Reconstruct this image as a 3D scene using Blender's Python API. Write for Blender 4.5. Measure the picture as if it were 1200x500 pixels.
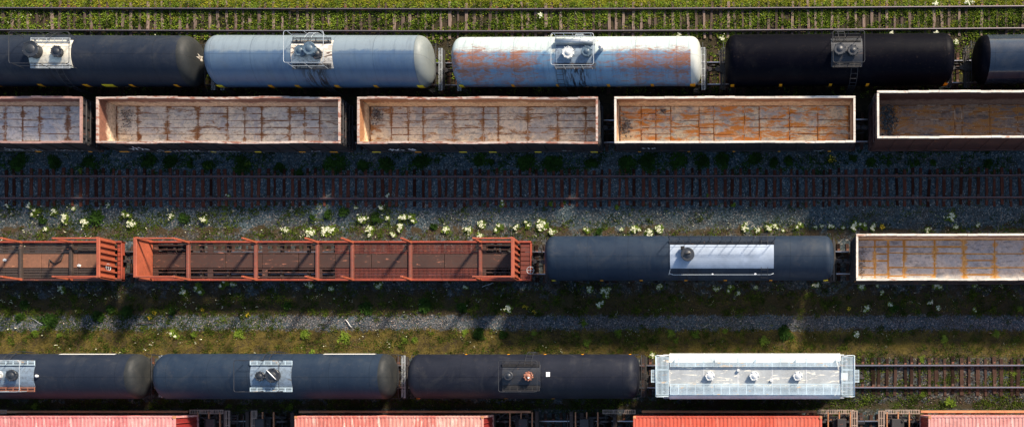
import bpy, math, random
import numpy as np
from mathutils import Vector, Matrix
R_ = math.radians
PI = math.pi
rng = np.random.default_rng(11)
random.seed(7)
scn = bpy.context.scene
for o in list(bpy.data.objects): bpy.data.objects.remove(o)

# ------------------------------------------------------------ camera, world, sun
H = 65.0            # drone height above the rails (m)
S = 17.1            # ground pixels per metre in the photograph
NX, NY = 850, 450   # photo pixel straight below the drone
cam_d = bpy.data.cameras.new('camera')
cam = bpy.data.objects.new('camera', cam_d); scn.collection.objects.link(cam)
cam.location = (0, 0, H)
cam_d.sensor_width = 36; cam_d.lens = 36*H/(1200/S)
cam_d.shift_x = (600-NX)/1200; cam_d.shift_y = (NY-250)/1200
cam_d.clip_start = 1; cam_d.clip_end = 4000
scn.camera = cam
SUN_EL, SUN_AZ = R_(30), R_(38)      # azimuth measured from +Y towards +X
world = bpy.data.worlds.new('World'); scn.world = world; world.use_nodes = True
wn = world.node_tree.nodes; wl = world.node_tree.links
sky = wn.new('ShaderNodeTexSky'); sky.sky_type = 'NISHITA'; sky.sun_disc = False
sky.sun_elevation = SUN_EL; sky.sun_rotation = SUN_AZ
sky.air_density = 1.0; sky.dust_density = 1.0; sky.ozone_density = 0.8
wl.new(sky.outputs[0], wn['Background'].inputs[0]); wn['Background'].inputs[1].default_value = 0.098
sd = bpy.data.lights.new('sun', 'SUN'); sd.energy = 4.6; sd.angle = R_(6); sd.color = (1, .87, .70)
sun = bpy.data.objects.new('sun', sd); scn.collection.objects.link(sun)
sv = Vector((math.sin(SUN_AZ)*math.cos(SUN_EL), math.cos(SUN_AZ)*math.cos(SUN_EL), math.sin(SUN_EL)))
sun.rotation_euler = sv.to_track_quat('Z', 'Y').to_euler(); sun.location = sv*80
scn.view_settings.view_transform = 'Standard'; scn.view_settings.look = 'None'
scn.view_settings.exposure = 1.15; scn.view_settings.gamma = 1
scn.render.engine = 'CYCLES'
scn.render.resolution_x = 1024; scn.render.resolution_y = 426

# ------------------------------------------------------------ measuring helpers
def X(px, z=0): return (px-NX)/S*(1-z/H)
def Y(py, z=0): return (NY-py)/S*(1-z/H)
BX = [-400, 0, 300, 600, 900, 1200, 1600]
BV = [-3.0, -.8, .2, .6, -.7, -2.9, -8.0]
def bend(x, k):      # the gentle bow of the tracks, metres
    px = x*S+NX
    return -k*float(np.interp(px, BX, BV))/S
TR = {'A': (24.9, 1.0), 'B': (21.2, 1.0), 'C': (17.27, .6), 'D': (13.45, .45), 'E': (8.29, .2), 'F': (.53, .1), 'G': (-3.26, 0)}
def ty(t, x): return TR[t][0]+bend(x, TR[t][1])
def gh(x, y):        # ground height
    h = .035*np.sin(x*.9+2*np.sin(y*.7))*np.sin(y*1.7+x*.2)+.02*np.sin(x*3.1+y*2.2)
    d = np.min([np.abs(y-TR[t][0]) for t in TR], axis=0)
    ed = np.clip((d-1.4)/1.2, 0, 1)
    return -.06+h*ed-.16*ed

# ------------------------------------------------------------ mesh builder
class MB:
    def __init__(s): s.v=[]; s.f=[]; s.m=[]; s.s=[]
    def add(s, vs, fs, mi=0, sm=False, M=None):
        o=len(s.v)
        if M is not None: vs=[tuple(M@Vector(v)) for v in vs]
        s.v.extend(vs)
        for f in fs: s.f.append([i+o for i in f]); s.m.append(mi); s.s.append(sm)
        return s
    def box(s, x0,x1,y0,y1,z0,z1, mi=0, M=None, ch=0):
        if ch>0:
            c=min(ch,(x1-x0)*.4,(y1-y0)*.4,(z1-z0)*.9)
            vs=[(x0,y0,z0),(x1,y0,z0),(x1,y1,z0),(x0,y1,z0),(x0,y0,z1-c),(x1,y0,z1-c),(x1,y1,z1-c),(x0,y1,z1-c),
                (x0+c,y0+c,z1),(x1-c,y0+c,z1),(x1-c,y1-c,z1),(x0+c,y1-c,z1)]
            fs=[(3,2,1,0),(0,1,5,4),(1,2,6,5),(2,3,7,6),(3,0,4,7),(4,5,9,8),(5,6,10,9),(6,7,11,10),(7,4,8,11),(8,9,10,11)]
            return s.add(vs,fs,mi,False,M)
        vs=[(x0,y0,z0),(x1,y0,z0),(x1,y1,z0),(x0,y1,z0),(x0,y0,z1),(x1,y0,z1),(x1,y1,z1),(x0,y1,z1)]
        fs=[(3,2,1,0),(4,5,6,7),(0,1,5,4),(1,2,6,5),(2,3,7,6),(3,0,4,7)]
        return s.add(vs,fs,mi,False,M)
    def tube(s, pts, r, n=6, mi=0, closed=False, cap=True):
        P=[Vector(p) for p in pts]; N=len(P); o=len(s.v); up=Vector((0,0,1))
        for i,p in enumerate(P):
            a=P[(i-1)%N] if (closed or i>0) else p
            b=P[(i+1)%N] if (closed or i<N-1) else p
            d=(b-a).normalized()
            u=up if abs(d.z)<.95 else Vector((1,0,0))
            e=d.cross(u).normalized(); g=e.cross(d).normalized()
            for k in range(n):
                t=2*PI*k/n+PI/n
                q=p+e*(r*math.cos(t))+g*(r*math.sin(t)); s.v.append(tuple(q))
        for i in range(N if closed else N-1):
            j=(i+1)%N
            for k in range(n):
                l=(k+1)%n
                s.f.append([o+i*n+k,o+i*n+l,o+j*n+l,o+j*n+k]); s.m.append(mi); s.s.append(n>5)
        if cap and not closed:
            s.f.append([o+k for k in range(n)][::-1]); s.m.append(mi); s.s.append(False)
            s.f.append([o+(N-1)*n+k for k in range(n)]); s.m.append(mi); s.s.append(False)
        return s
    def lathe(s, prof, n=16, axis='z', c=(0,0,0), mi=0, sm=True, a0=0, a1=2*PI):
        full=abs(a1-a0-2*PI)<1e-6; o=len(s.v); k=n if full else n+1
        for (r,h) in prof:
            for i in range(k):
                t=a0+(a1-a0)*i/n
                a,b=r*math.cos(t),r*math.sin(t)
                v={'z':(a,b,h),'x':(h,a,b),'y':(b,h,a)}[axis]
                s.v.append((v[0]+c[0],v[1]+c[1],v[2]+c[2]))
        for j in range(len(prof)-1):
            for i in range(n):
                l=(i+1)%k
                s.f.append([o+j*k+i,o+j*k+l,o+(j+1)*k+l,o+(j+1)*k+i]); s.m.append(mi); s.s.append(sm)
        return s
    def cyl(s, r, h0, h1, n=16, axis='z', c=(0,0,0), mi=0, bev=.02):
        b=min(bev,r*.3)
        s.lathe([(0,h0),(r,h0)],n,axis,c,mi,False); s.lathe([(r,h0),(r,h1-b)],n,axis,c,mi,True)
        s.lathe([(r,h1-b),(r-b,h1)],n,axis,c,mi,True); return s.lathe([(r-b,h1),(0,h1)],n,axis,c,mi,False)
    def mesh(s, name, mats):
        me=bpy.data.meshes.new(name); me.from_pydata(s.v,[],s.f)
        for m in (mats if isinstance(mats,(list,tuple)) else [mats]): me.materials.append(m)
        me.polygons.foreach_set('material_index', s.m); me.polygons.foreach_set('use_smooth', s.s)
        me.update(); return me
    def build(s, name, mats, parent=None, loc=None):
        return link(name, s.mesh(name, mats), parent, loc)
col=scn.collection
def link(name, me, parent=None, loc=None, rot=None, scale=None):
    o=bpy.data.objects.new(name, me); col.objects.link(o)
    if parent: o.parent=parent
    if loc is not None: o.location=loc
    if rot is not None: o.rotation_euler=rot
    if scale is not None: o.scale=scale
    return o
def tag(o, label=None, cat=None, group=None, kind=None):
    if label: o['label']=label
    if cat: o['category']=cat
    if group: o['group']=group
    if kind: o['kind']=kind
    return o
def thing(name, label, cat, loc=(0,0,0), rz=0, group=None):
    o=link(name, None, None, loc, (0,0,rz)); o.empty_display_size=.5
    return tag(o,label,cat,group)

# ------------------------------------------------------------ materials
class NT:
    def __init__(s, name):
        s.m=bpy.data.materials.new(name); s.m.use_nodes=True
        s.t=s.m.node_tree; s.n=s.t.nodes; s.l=s.t.links; s.b=s.n['Principled BSDF']
    def new(s,t,**k):
        q=s.n.new(t)
        for a,b in k.items(): setattr(q,a,b)
        return q
    def put(s, sock, v):
        if isinstance(v,bpy.types.NodeSocket): s.l.new(v,sock)
        elif isinstance(v,(tuple,list)) and len(v)==3 and sock.type=='RGBA': sock.default_value=(*v,1)
        else: sock.default_value=v
    def coord(s, kind='Object', scale=(1,1,1)):
        if kind=='World': c=s.new('ShaderNodeNewGeometry').outputs['Position']
        else: c=s.new('ShaderNodeTexCoord').outputs[kind]
        if scale==(1,1,1): return c
        mp=s.new('ShaderNodeMapping'); s.l.new(c,mp.inputs[0]); mp.inputs['Scale'].default_value=scale; return mp.outputs[0]
    def noise(s, c, scale, detail=4, rough=.6, dist=0):
        q=s.new('ShaderNodeTexNoise'); s.l.new(c,q.inputs['Vector']); q.inputs['Scale'].default_value=scale
        q.inputs['Detail'].default_value=detail; q.inputs['Roughness'].default_value=rough; q.inputs['Distortion'].default_value=dist
        return q.outputs['Fac']
    def vor(s, c, scale, out='Color'):
        q=s.new('ShaderNodeTexVoronoi'); s.l.new(c,q.inputs['Vector']); q.inputs['Scale'].default_value=scale; return q.outputs[out]
    def ramp(s, f, stops, interp='LINEAR'):
        q=s.new('ShaderNodeValToRGB'); s.l.new(f,q.inputs[0]); e=q.color_ramp.elements; q.color_ramp.interpolation=interp
        while len(e)<len(stops): e.new(.5)
        for i,(p,c) in enumerate(stops):
            e[i].position=p
        for i,(p,c) in enumerate(stops):
            e[i].color=(c,c,c,1) if isinstance(c,(int,float)) else (*c,1)
        return q.outputs[0]
    def mix(s, f, a, b, mode='MIX'):
        q=s.new('ShaderNodeMix',data_type='RGBA',blend_type=mode); s.put(q.inputs['Factor'],f); s.put(q.inputs['A'],a); s.put(q.inputs['B'],b)
        return q.outputs['Result']
    def math(s, op, a, b=0.0, clamp=False):
        q=s.new('ShaderNodeMath',operation=op); q.use_clamp=clamp; s.put(q.inputs[0],a); s.put(q.inputs[1],b); return q.outputs[0]
    def sep(s, c):
        q=s.new('ShaderNodeSeparateXYZ'); s.l.new(c,q.inputs[0]); return q.outputs
    def orand(s): return s.new('ShaderNodeObjectInfo').outputs['Random']
    def bump(s, h, st=.3, d=.02):
        q=s.new('ShaderNodeBump'); s.put(q.inputs['Height'],h); q.inputs['Strength'].default_value=st; q.inputs['Distance'].default_value=d
        s.l.new(q.outputs[0],s.b.inputs['Normal'])
    def done(s, c, rough=.6, metal=0.0, spec=.5):
        s.put(s.b.inputs['Base Color'],c); s.put(s.b.inputs['Roughness'],rough); s.put(s.b.inputs['Metallic'],metal)
        s.b.inputs['Specular IOR Level'].default_value=spec
        return s.m
def paint(name, base, dirt=(.03,.025,.02), rust=(.16,.045,.015), rust_amt=.3, dirt_amt=.35, rough=.5, metal=0, scale=1.0, spec=.5, vary=.25, kind='Object'):
    t=NT(name); c=t.coord(kind)
    n1=t.noise(c,.8*scale,6,.65); n2=t.noise(c,5*scale,5,.7); n3=t.noise(t.coord(kind,(.6,2.5,2.5)),2.2*scale,6,.7,.6)
    a=t.mix(t.ramp(n1,[(.3,0),(.7,1)]), tuple(x*(1-vary) for x in base), tuple(min(1,x*(1+vary)) for x in base))
    a=t.mix(t.math('MULTIPLY',t.ramp(n2,[(.45,0),(.75,1)]),dirt_amt), a, dirt)
    th=.72-.32*rust_amt
    a=t.mix(t.ramp(n3,[(th,0),(th+.06,1)]), a, t.mix(n2,rust,tuple(x*1.8 for x in rust)))
    t.bump(n2,.25,.01)
    return t.done(a, t.math('ADD',t.math('MULTIPLY',n2,.2),rough-.1), metal, spec)
def plain(name, c, rough=.6, metal=0.0, vary=.3):
    t=NT(name); n=t.noise(t.coord(),9,4)
    return t.done(t.mix(n,tuple(x*(1-vary) for x in c),tuple(min(1,x*(1+vary)) for x in c)),rough,metal)

def wave_seams(t, c, period):
    x=t.sep(c)[0]
    w=t.math('FRACT', t.math('DIVIDE',x,period))
    return t.math('LESS_THAN',t.math('ABSOLUTE',t.math('SUBTRACT',w,.5)),.008)
def tank_paint(name, base, alt, rough=.42, bleach_highlight=None, rust=0.0, drip=.3, spec=.5, spill=0.0, dusty=.22):
    """shell paint: mottled, weld seams every ~2.6 m, dirt runs down the flanks"""
    t=NT(name); c=t.coord()
    n1=t.noise(c,.55,7,.7,.4); n2=t.noise(c,9,5,.7)
    run=t.noise(t.coord('Object',(3.2,.35,.35)),1.6,5,.7)
    a=t.mix(t.ramp(n1,[(.32,0),(.68,1)]),base,alt)
    if bleach_highlight is not None:
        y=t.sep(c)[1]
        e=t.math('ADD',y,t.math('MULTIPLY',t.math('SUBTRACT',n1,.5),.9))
        a=t.mix(t.ramp(t.math('ADD',t.math('MULTIPLY',e,.5),.5),[(.54,0),(.62,1)]),a,bleach_highlight)  # pale sunward flank: bleached paint plus sun highlight put into the colour
    a=t.mix(t.math('MULTIPLY',t.ramp(run,[(.5,0),(.8,1)]),drip),a,tuple(x*.35 for x in base))
    a=t.mix(t.math('MULTIPLY',t.ramp(n2,[(.62,0),(.72,1)]),.35),a,(.12,.08,.06))
    if rust>0:
        s=t.sep(c)
        r1=t.noise(t.coord('Object',(.8,2.4,2.4)),2.0,10,.78,.8)
        fr=t.math('FRACT',t.math('ADD',t.math('DIVIDE',s[0],2.62),.5))
        r1=t.math('ADD',r1,t.math('MULTIPLY',t.ramp(fr,[(0,1),(.45,0),(.9,.2),(1,1)]),.07))
        side=t.ramp(t.math('ADD',t.math('MULTIPLY',s[1],.25),.5),[(.14,.55),(.35,1),(.56,.75),(.68,.0)])
        ends=t.ramp(t.math('DIVIDE',t.math('ABSOLUTE',s[0]),8.2),[(.12,.0),(.35,.8),(.75,1)])
        m=t.math('MULTIPLY',t.math('MULTIPLY',side,ends),.22*rust)
        m=t.math('ADD',r1,m)
        a=t.mix(t.ramp(m,[(.61,0),(.76,.95)]),a,t.mix(n2,(.13,.045,.022),(.32,.13,.065)))
    a=t.mix(t.math('MULTIPLY',wave_seams(t,c,2.62),.4),a,tuple(x*.35 for x in base))
    ss=t.sep(c)
    a=t.mix(t.math('MULTIPLY',t.math('LESS_THAN',t.math('ABSOLUTE',t.math('ADD',ss[1],.06)),.022),.4),a,tuple(x*.4 for x in base))
    dust=t.noise(t.coord('Object',(.5,.5,.5)),1.2,7,.75,.8)
    a=t.mix(t.math('MULTIPLY',t.ramp(dust,[(.52,0),(.72,1)]),dusty),a,(.09,.085,.075))
    if spill>0:
        sx=t.ramp(t.math('ABSOLUTE',t.math('ADD',ss[0],t.math('MULTIPLY',t.math('SUBTRACT',n1,.5),1.2))),[(.5,1),(1.0,0)])
        sy=t.ramp(t.math('MULTIPLY',ss[1],-1.0),[(.2,0),(.45,1)])
        sn=t.ramp(t.noise(t.coord('Object',(4.5,.9,.6)),1.5,6,.7,.4),[(.47,0),(.55,1)])
        a=t.mix(t.math('MULTIPLY',t.math('MULTIPLY',t.math('MULTIPLY',sx,sy),sn),spill),a,(.006,.007,.012))
    t.bump(t.math('ADD',n2,t.math('MULTIPLY',n1,2)),.12,.02)
    return t.done(a,t.math('ADD',t.math('MULTIPLY',n1,.22),rough-.11),0,spec)

def gondola_floor(name, greyc, tan, rustc, orange, bias, seed):
    t=NT(name); c=t.coord('World')
    mp=t.new('ShaderNodeMapping'); t.l.new(c,mp.inputs[0]); mp.inputs['Location'].default_value=(seed*3.7,seed*1.3,0); c=mp.outputs[0]
    mp2=t.new('ShaderNodeMapping'); t.l.new(c,mp2.inputs[0]); mp2.inputs['Scale'].default_value=(.45,1.7,1); cs=mp2.outputs[0]
    n1=t.noise(c,.7,8,.75,.8); n2=t.noise(c,4.2,8,.8,.1); n3=t.noise(cs,1.5,9,.75,.5); n4=t.noise(c,13,3,.6); n5=t.noise(cs,2.2,7,.74,.2)
    a=t.mix(t.ramp(n1,[(.42,0),(.56,1)]),greyc,tan)
    a=t.mix(t.math('MULTIPLY',t.orand(),.4),a,tuple(min(.9,x*1.3) for x in tan))
    a=t.mix(t.ramp(n5,[(.53,0),(.63,.7)]),a,tuple(x*.42 for x in greyc))
    a=t.mix(t.ramp(n2,[(.50,0),(.64,.7)]),a,tuple(x*.38 for x in tan))
    rc=t.mix(n2,rustc,orange)
    a=t.mix(t.ramp(t.math('ADD',n3,bias),[(.55,0),(.62,.95)]),a,rc)
    # rust creeping in from the plate edges
    g=t.sep(t.coord('Generated')); 
    ex=t.math('ABSOLUTE',t.math('SUBTRACT',g[0],.5)); ey=t.math('ABSOLUTE',t.math('SUBTRACT',g[1],.5))
    e=t.math('MAXIMUM',t.math('SUBTRACT',ex,.0),t.math('SUBTRACT',ey,.13))
    e=t.math('ADD',e,t.math('MULTIPLY',t.math('SUBTRACT',n3,.5),.9))
    a=t.mix(t.ramp(e,[(.41,0),(.49,.95)]),a,rc)
    a=t.mix(t.ramp(n4,[(.64,0),(.72,.7)]),a,(.80,.74,.66))
    t.bump(t.math('ADD',n2,n4),.5,.02)
    return t.done(a,t.math('ADD',t.math('MULTIPLY',n2,.4),.4),.0,.35)
def gondola_wall(name, top, low, zlo, zhi):
    t=NT(name); c=t.coord('World'); z=t.sep(c)[2]
    n1=t.noise(c,1.1,7,.72,.6); n2=t.noise(c,6,6,.75); 
    g=t.math('ADD',z,t.math('MULTIPLY',t.math('SUBTRACT',n1,.5),1.6))
    g=t.math('DIVIDE',t.math('SUBTRACT',g,zlo),zhi-zlo)
    a=t.mix(t.ramp(g,[(.38,0),(.62,1)]),low,top)
    a=t.mix(t.math('MULTIPLY',t.ramp(n2,[(.42,0),(.68,1)]),.7),a,tuple(x*.35 for x in top))
    a=t.mix(t.ramp(n2,[(.26,.8),(.34,0)]),a,(.55,.5,.45))
    t.bump(n2,.5,.02)
    return t.done(a,.65)

def wood(name, a0, b0):
    t=NT(name); c=t.coord('Object',(8,1,4)); r=t.orand()
    mp=t.new('ShaderNodeVectorMath',operation='ADD'); t.l.new(c,mp.inputs[0]); cx=t.new('ShaderNodeCombineXYZ'); t.l.new(t.math('MULTIPLY',r,90),cx.inputs[0]); t.l.new(cx.outputs[0],mp.inputs[1])
    n=t.noise(mp.outputs[0],2.2,6,.75); k=t.mix(t.ramp(n,[(.3,0),(.7,1)]),a0,b0)
    k=t.mix(t.ramp(r,[(.0,.9),(.3,.55),(.6,.1),(1,.0)]),k,tuple(x*.3 for x in a0))
    t.bump(n,.6,.02); return t.done(k,.9,0,.08)

def leaf(name, c0, c1, c2):
    t=NT(name); c=t.coord('World'); n=t.vor(c,7,'Color'); q=t.sep(n)
    n2=t.noise(c,.8,4)
    k=t.mix(q[0],c0,c1); k=t.mix(t.math('MULTIPLY',t.ramp(n2,[(.42,0),(.62,1)]),.8),k,c2)
    t.b.inputs['Subsurface Weight'].default_value=0
    # thin leaves let a little light through
    tr=t.new('ShaderNodeBsdfTranslucent'); t.put(tr.inputs[0],k)
    mx=t.new('ShaderNodeMixShader'); mx.inputs[0].default_value=.25
    out=t.n['Material Output']; t.l.new(t.b.outputs[0],mx.inputs[1]); t.l.new(tr.outputs[0],mx.inputs[2]); t.l.new(mx.outputs[0],out.inputs[0])
    return t.done(k,.7,0,.05)

def stone_mat(name, c0, c1, c2):
    t=NT(name); c=t.coord('World'); v=t.sep(t.vor(c,14)); 
    k=t.mix(v[0],c0,c1); k=t.mix(t.ramp(v[1],[(.88,0),(.97,1)]),k,c2)
    k=t.mix(t.ramp(v[2],[(.9,0),(.95,.8)]),k,(.22,.13,.08))
    return t.done(k,.9,0,.08)

def ground_mat():
    t=NT('yard_ground'); c=t.coord('World'); s=t.sep(c)
    n0=t.noise(c,.35,6,.65); n1=t.noise(c,1.4,7,.7); n2=t.noise(c,7,5,.75); vv=t.vor(c,11); v=t.sep(vv)
    yy=t.math('ADD',s[1],t.math('MULTIPLY',t.math('SUBTRACT',n1,.5),1.3))
    f=t.math('DIVIDE',t.math('ADD',yy,6),34)
    P=lambda py: (Y(py)+6)/34
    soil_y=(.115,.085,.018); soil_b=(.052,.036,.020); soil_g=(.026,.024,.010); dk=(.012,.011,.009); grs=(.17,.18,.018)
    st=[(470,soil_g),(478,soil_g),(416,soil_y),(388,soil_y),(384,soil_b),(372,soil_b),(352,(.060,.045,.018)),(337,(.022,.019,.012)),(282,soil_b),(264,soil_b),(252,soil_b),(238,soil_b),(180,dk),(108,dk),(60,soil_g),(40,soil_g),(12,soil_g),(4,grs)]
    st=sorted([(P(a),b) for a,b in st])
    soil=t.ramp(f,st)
    soil=t.mix(t.ramp(t.noise(c,.9,8,.75,.6),[(.46,0),(.56,.9)]),soil,(.044,.031,.015)); soil=t.mix(t.ramp(t.noise(c,.55,7,.7,1.0),[(.55,0),(.63,.7)]),soil,(.030,.042,.010)); soil=t.mix(t.math('MULTIPLY',t.ramp(n1,[(.4,0),(.65,1)]),.6),soil,(.035,.024,.012))
    soil=t.mix(t.math('MULTIPLY',t.ramp(n2,[(.5,0),(.7,1)]),.6),soil,(.018,.022,.008))
    grav=t.mix(v[0],(.015,.028,.034),(.070,.10,.115)); grav=t.mix(t.ramp(v[1],[(.85,0),(.92,1)]),grav,(.2,.19,.17))
    grav=t.mix(t.math('MULTIPLY',t.ramp(n0,[(.45,0),(.6,1)]),.5),grav,(.05,.038,.028))
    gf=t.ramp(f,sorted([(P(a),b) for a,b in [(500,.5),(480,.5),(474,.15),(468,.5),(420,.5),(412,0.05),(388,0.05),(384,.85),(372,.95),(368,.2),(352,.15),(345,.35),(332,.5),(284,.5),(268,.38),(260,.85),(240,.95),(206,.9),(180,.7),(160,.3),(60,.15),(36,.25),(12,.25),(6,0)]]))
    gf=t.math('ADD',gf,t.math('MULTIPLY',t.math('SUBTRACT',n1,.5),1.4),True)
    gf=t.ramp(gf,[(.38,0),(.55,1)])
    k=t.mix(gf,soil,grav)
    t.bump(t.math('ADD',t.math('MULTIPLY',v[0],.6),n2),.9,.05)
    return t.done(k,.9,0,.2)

M={}
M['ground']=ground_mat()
M['stone']=stone_mat('ballast_stone',(.030,.052,.062),(.135,.185,.205),(.40,.41,.38))
M['stone_strip']=stone_mat('pinkish_grey_stone',(.050,.060,.072),(.20,.195,.205),(.46,.36,.30))
M['stone_brown']=stone_mat('brown_ballast_stone',(.020,.016,.013),(.07,.057,.048),(.24,.21,.18))
M['rubble']=stone_mat('pale_rubble',(.10,.09,.08),(.30,.28,.25),(.7,.68,.62))
M['wood_grey']=wood('grey_sleeper_wood',(.10,.068,.052),(.27,.20,.165))
M['wood_dark']=wood('dark_sleeper_wood',(.042,.013,.008),(.15,.050,.032))
M['wood_mid']=wood('brown_sleeper_wood',(.03,.016,.012),(.085,.05,.038))
M['rail']=paint('rusty_rail',(.055,.028,.02),rust_amt=.5,rough=.7)
M['railhead']=plain('worn_rail_head',(.42,.42,.46),.32,.9,.2)
M['head_rusty']=plain('rust_filmed_rail_head',(.13,.08,.085),.5,.5,.3)
M['head_dull']=plain('dull_rail_head',(.20,.17,.18),.45,.7,.3)
M['grass']=leaf('verge_grass',(.20,.22,.014),(.36,.34,.035),(.12,.16,.014))
M['weed']=leaf('weed_leaves',(.035,.06,.008),(.11,.15,.018),(.02,.032,.006))
M['weed_b']=leaf('bright_weed_leaves',(.12,.20,.018),(.26,.34,.05),(.07,.12,.012))
M['weed_d']=leaf('dark_shrub_leaves',(.02,.045,.008),(.045,.10,.015),(.012,.028,.006))
M['dry']=leaf('dry_grass',(.13,.10,.022),(.24,.19,.045),(.06,.05,.014))
M['flower']=plain('cream_petals',(.80,.80,.60),.7,0,.12)
M['yflower']=plain('yellow_petals',(.75,.50,.02),.7,0,.15)
M['black']=plain('black_running_gear',(.018,.016,.016),.7)
M['steel']=paint('dark_steel',(.04,.036,.036),rust_amt=.35,rough=.55,metal=.3)
M['galv']=paint('galvanised_steel',(.42,.45,.47),rust_amt=.1,dirt_amt=.3,rough=.5,metal=.4)
M['hand']=plain('pale_handrail',(.34,.38,.42),.5,.3)
M['handdark']=plain('dark_handrail',(.014,.016,.022),.7,0)
M['orange']=plain('orange_reflector',(1,.38,.01),.5,0,.1)
M['yellow']=plain('yellow_reflector',(1,.72,.03),.5,0,.1)
M['white']=plain('white_paint',(.8,.8,.8),.5,0,.06)
M['whitebrt']=plain('white_marking',(.55,.54,.52),.5,0,.06)
M['teal']=plain('graffiti_teal',(.15,.5,.5),.5,0,.5)
M['t_black']=tank_paint('black_tank_paint',(.007,.009,.016),(.013,.015,.024),.55,spec=.14)
M['t_char']=tank_paint('charcoal_tank_paint',(.008,.013,.025),(.017,.022,.034),.55,drip=.3,spec=.14,spill=.8)
M['t_char2']=tank_paint('slate_tank_paint',(.009,.018,.036),(.019,.030,.048),.55,drip=.3,spec=.14,spill=.6)
M['t_navy']=tank_paint('jet_tank_paint',(.0012,.0015,.004),(.002,.002,.005),.5,drip=.1,spec=.04,dusty=.05)
M['t_blue']=tank_paint('blue_grey_tank_paint',(.045,.085,.16),(.075,.12,.18),.45,drip=.4,bleach_highlight=(.15,.19,.225),spec=.45,spill=1)  # paler upper flank is the sun's highlight painted into the colour
M['t_rust']=tank_paint('pale_blue_tank_paint',(.075,.16,.27),(.14,.24,.34),.5,bleach_highlight=(.36,.42,.42),rust=1.0,drip=.6,spec=.35,spill=1)
M['t_gloss']=tank_paint('glossy_tank_paint',(.012,.02,.035),(.02,.03,.05),.16,drip=.1)
M['h_olive']=tank_paint('dull_olive_tank_end',(.014,.017,.020),(.024,.026,.027),.55,drip=.25,spec=.15)
M['h_beige']=tank_paint('pale_grey_tank_end',(.13,.15,.155),(.17,.19,.185),.5,drip=.3,spec=.3)
M['h_white']=tank_paint('white_tank_end',(.33,.36,.35),(.42,.43,.40),.5,drip=.3,spec=.3)
M['saddle_w']=paint('cream_saddle',(.60,.56,.46),rust_amt=.15,dirt=(.05,.05,.06),dirt_amt=.5,rough=.5)
M['saddle_b']=paint('stained_saddle',(.58,.54,.47),rust_amt=.55,rust=(.08,.05,.035),dirt=(.03,.03,.035),dirt_amt=.8,rough=.5)
M['saddle_g']=paint('grey_saddle',(.16,.21,.27),rust_amt=.35,rust=(.07,.06,.05),dirt_amt=.7,rough=.5)
M['saddle_d']=paint('dark_saddle',(.018,.021,.028),rust_amt=.25,rust=(.12,.06,.03),dirt_amt=.6,rough=.45)
M['walk_w']=paint('white_walkway',(.27,.32,.40),rust_amt=.02,dirt=(.2,.24,.3),dirt_amt=.35,rough=.42)
M['dome_d']=paint('dark_dome',(.018,.022,.03),rust_amt=.2,rough=.5)
M['dome_b']=paint('blue_dome',(.07,.11,.15),rust_amt=.2,rust=(.05,.04,.03),rough=.45)
M['dome_r']=paint('rusty_dome',(.28,.12,.08),rust_amt=.7,rough=.7,scale=3)
M['dome_p']=paint('pale_dome',(.55,.56,.55),rust_amt=.25,dirt_amt=.5,rough=.45,scale=2)
M['rim_w']=paint('worn_pale_rim',(.44,.35,.30),rust=(.18,.075,.05),rust_amt=.7,dirt_amt=.4,rough=.5,kind='World')
M['rim_p']=paint('pale_rim',(.58,.52,.45),rust=(.25,.13,.08),rust_amt=.4,dirt_amt=.3,rough=.5,kind='World')
M['rim_r']=paint('pinkish_rim',(.32,.19,.16),rust=(.16,.07,.05),rust_amt=.4,dirt_amt=.4,rough=.5,kind='World')
M['gout']=paint('black_wagon_side',(.022,.020,.022),rust_amt=.35,rough=.6)
M['goutb']=paint('maroon_wagon_side',(.075,.026,.02),rust_amt=.35,rough=.6)
M['red']=paint('red_brown_paint',(.27,.048,.024),rust=(.20,.05,.025),rust_amt=.35,dirt_amt=.4,rough=.55,kind='World')
M['redor']=paint('orange_red_paint',(.31,.072,.034),rust=(.30,.08,.03),rust_amt=.35,dirt_amt=.3,rough=.55,kind='World')
M['deck']=paint('worn_brown_deck',(.046,.017,.010),rust=(.22,.08,.045),rust_amt=.35,dirt_amt=.6,rough=.7,kind='World')
M['decktan']=paint('tan_deck_plate',(.17,.072,.038),rust=(.36,.16,.08),rust_amt=.3,dirt_amt=.35,rough=.7,kind='World')
M['deckdark']=paint('dark_deck_board',(.035,.022,.017),rust=(.12,.06,.04),rust_amt=.3,dirt_amt=.5,rough=.8,kind='World')
M['beam']=paint('weathered_red_beam',(.17,.045,.028),rust=(.10,.035,.02),rust_amt=.5,dirt_amt=.6,rough=.65,kind='World')
M['mesh_red']=paint('red_deck_grating',(.115,.022,.013),rust=(.12,.03,.02),rust_amt=.4,dirt_amt=.6,rough=.7,kind='World')
M['hop_w']=paint('white_hopper_paint',(.50,.52,.53),rust=(.34,.26,.2),rust_amt=.22,dirt=(.30,.26,.24),dirt_amt=.5,rough=.4)
M['hop_g']=paint('grey_hopper_roof',(.42,.44,.44),rust=(.62,.58,.48),rust_amt=.5,dirt=(.26,.26,.26),dirt_amt=.5,rough=.35,metal=.3)
M['hop_pink']=M['hop_w']
M['galv_w']=paint('pale_grating',(.42,.52,.58),rust=(.5,.36,.22),rust_amt=.4,dirt_amt=.15,rough=.5)
M['sill']=paint('brown_side_sill',(.42,.18,.08),rust_amt=.4,rough=.6,kind='World')
M['grate_br']=paint('brown_grating',(.36,.26,.2),rust=(.2,.09,.05),rust_amt=.4,rough=.6,scale=4)

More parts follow.
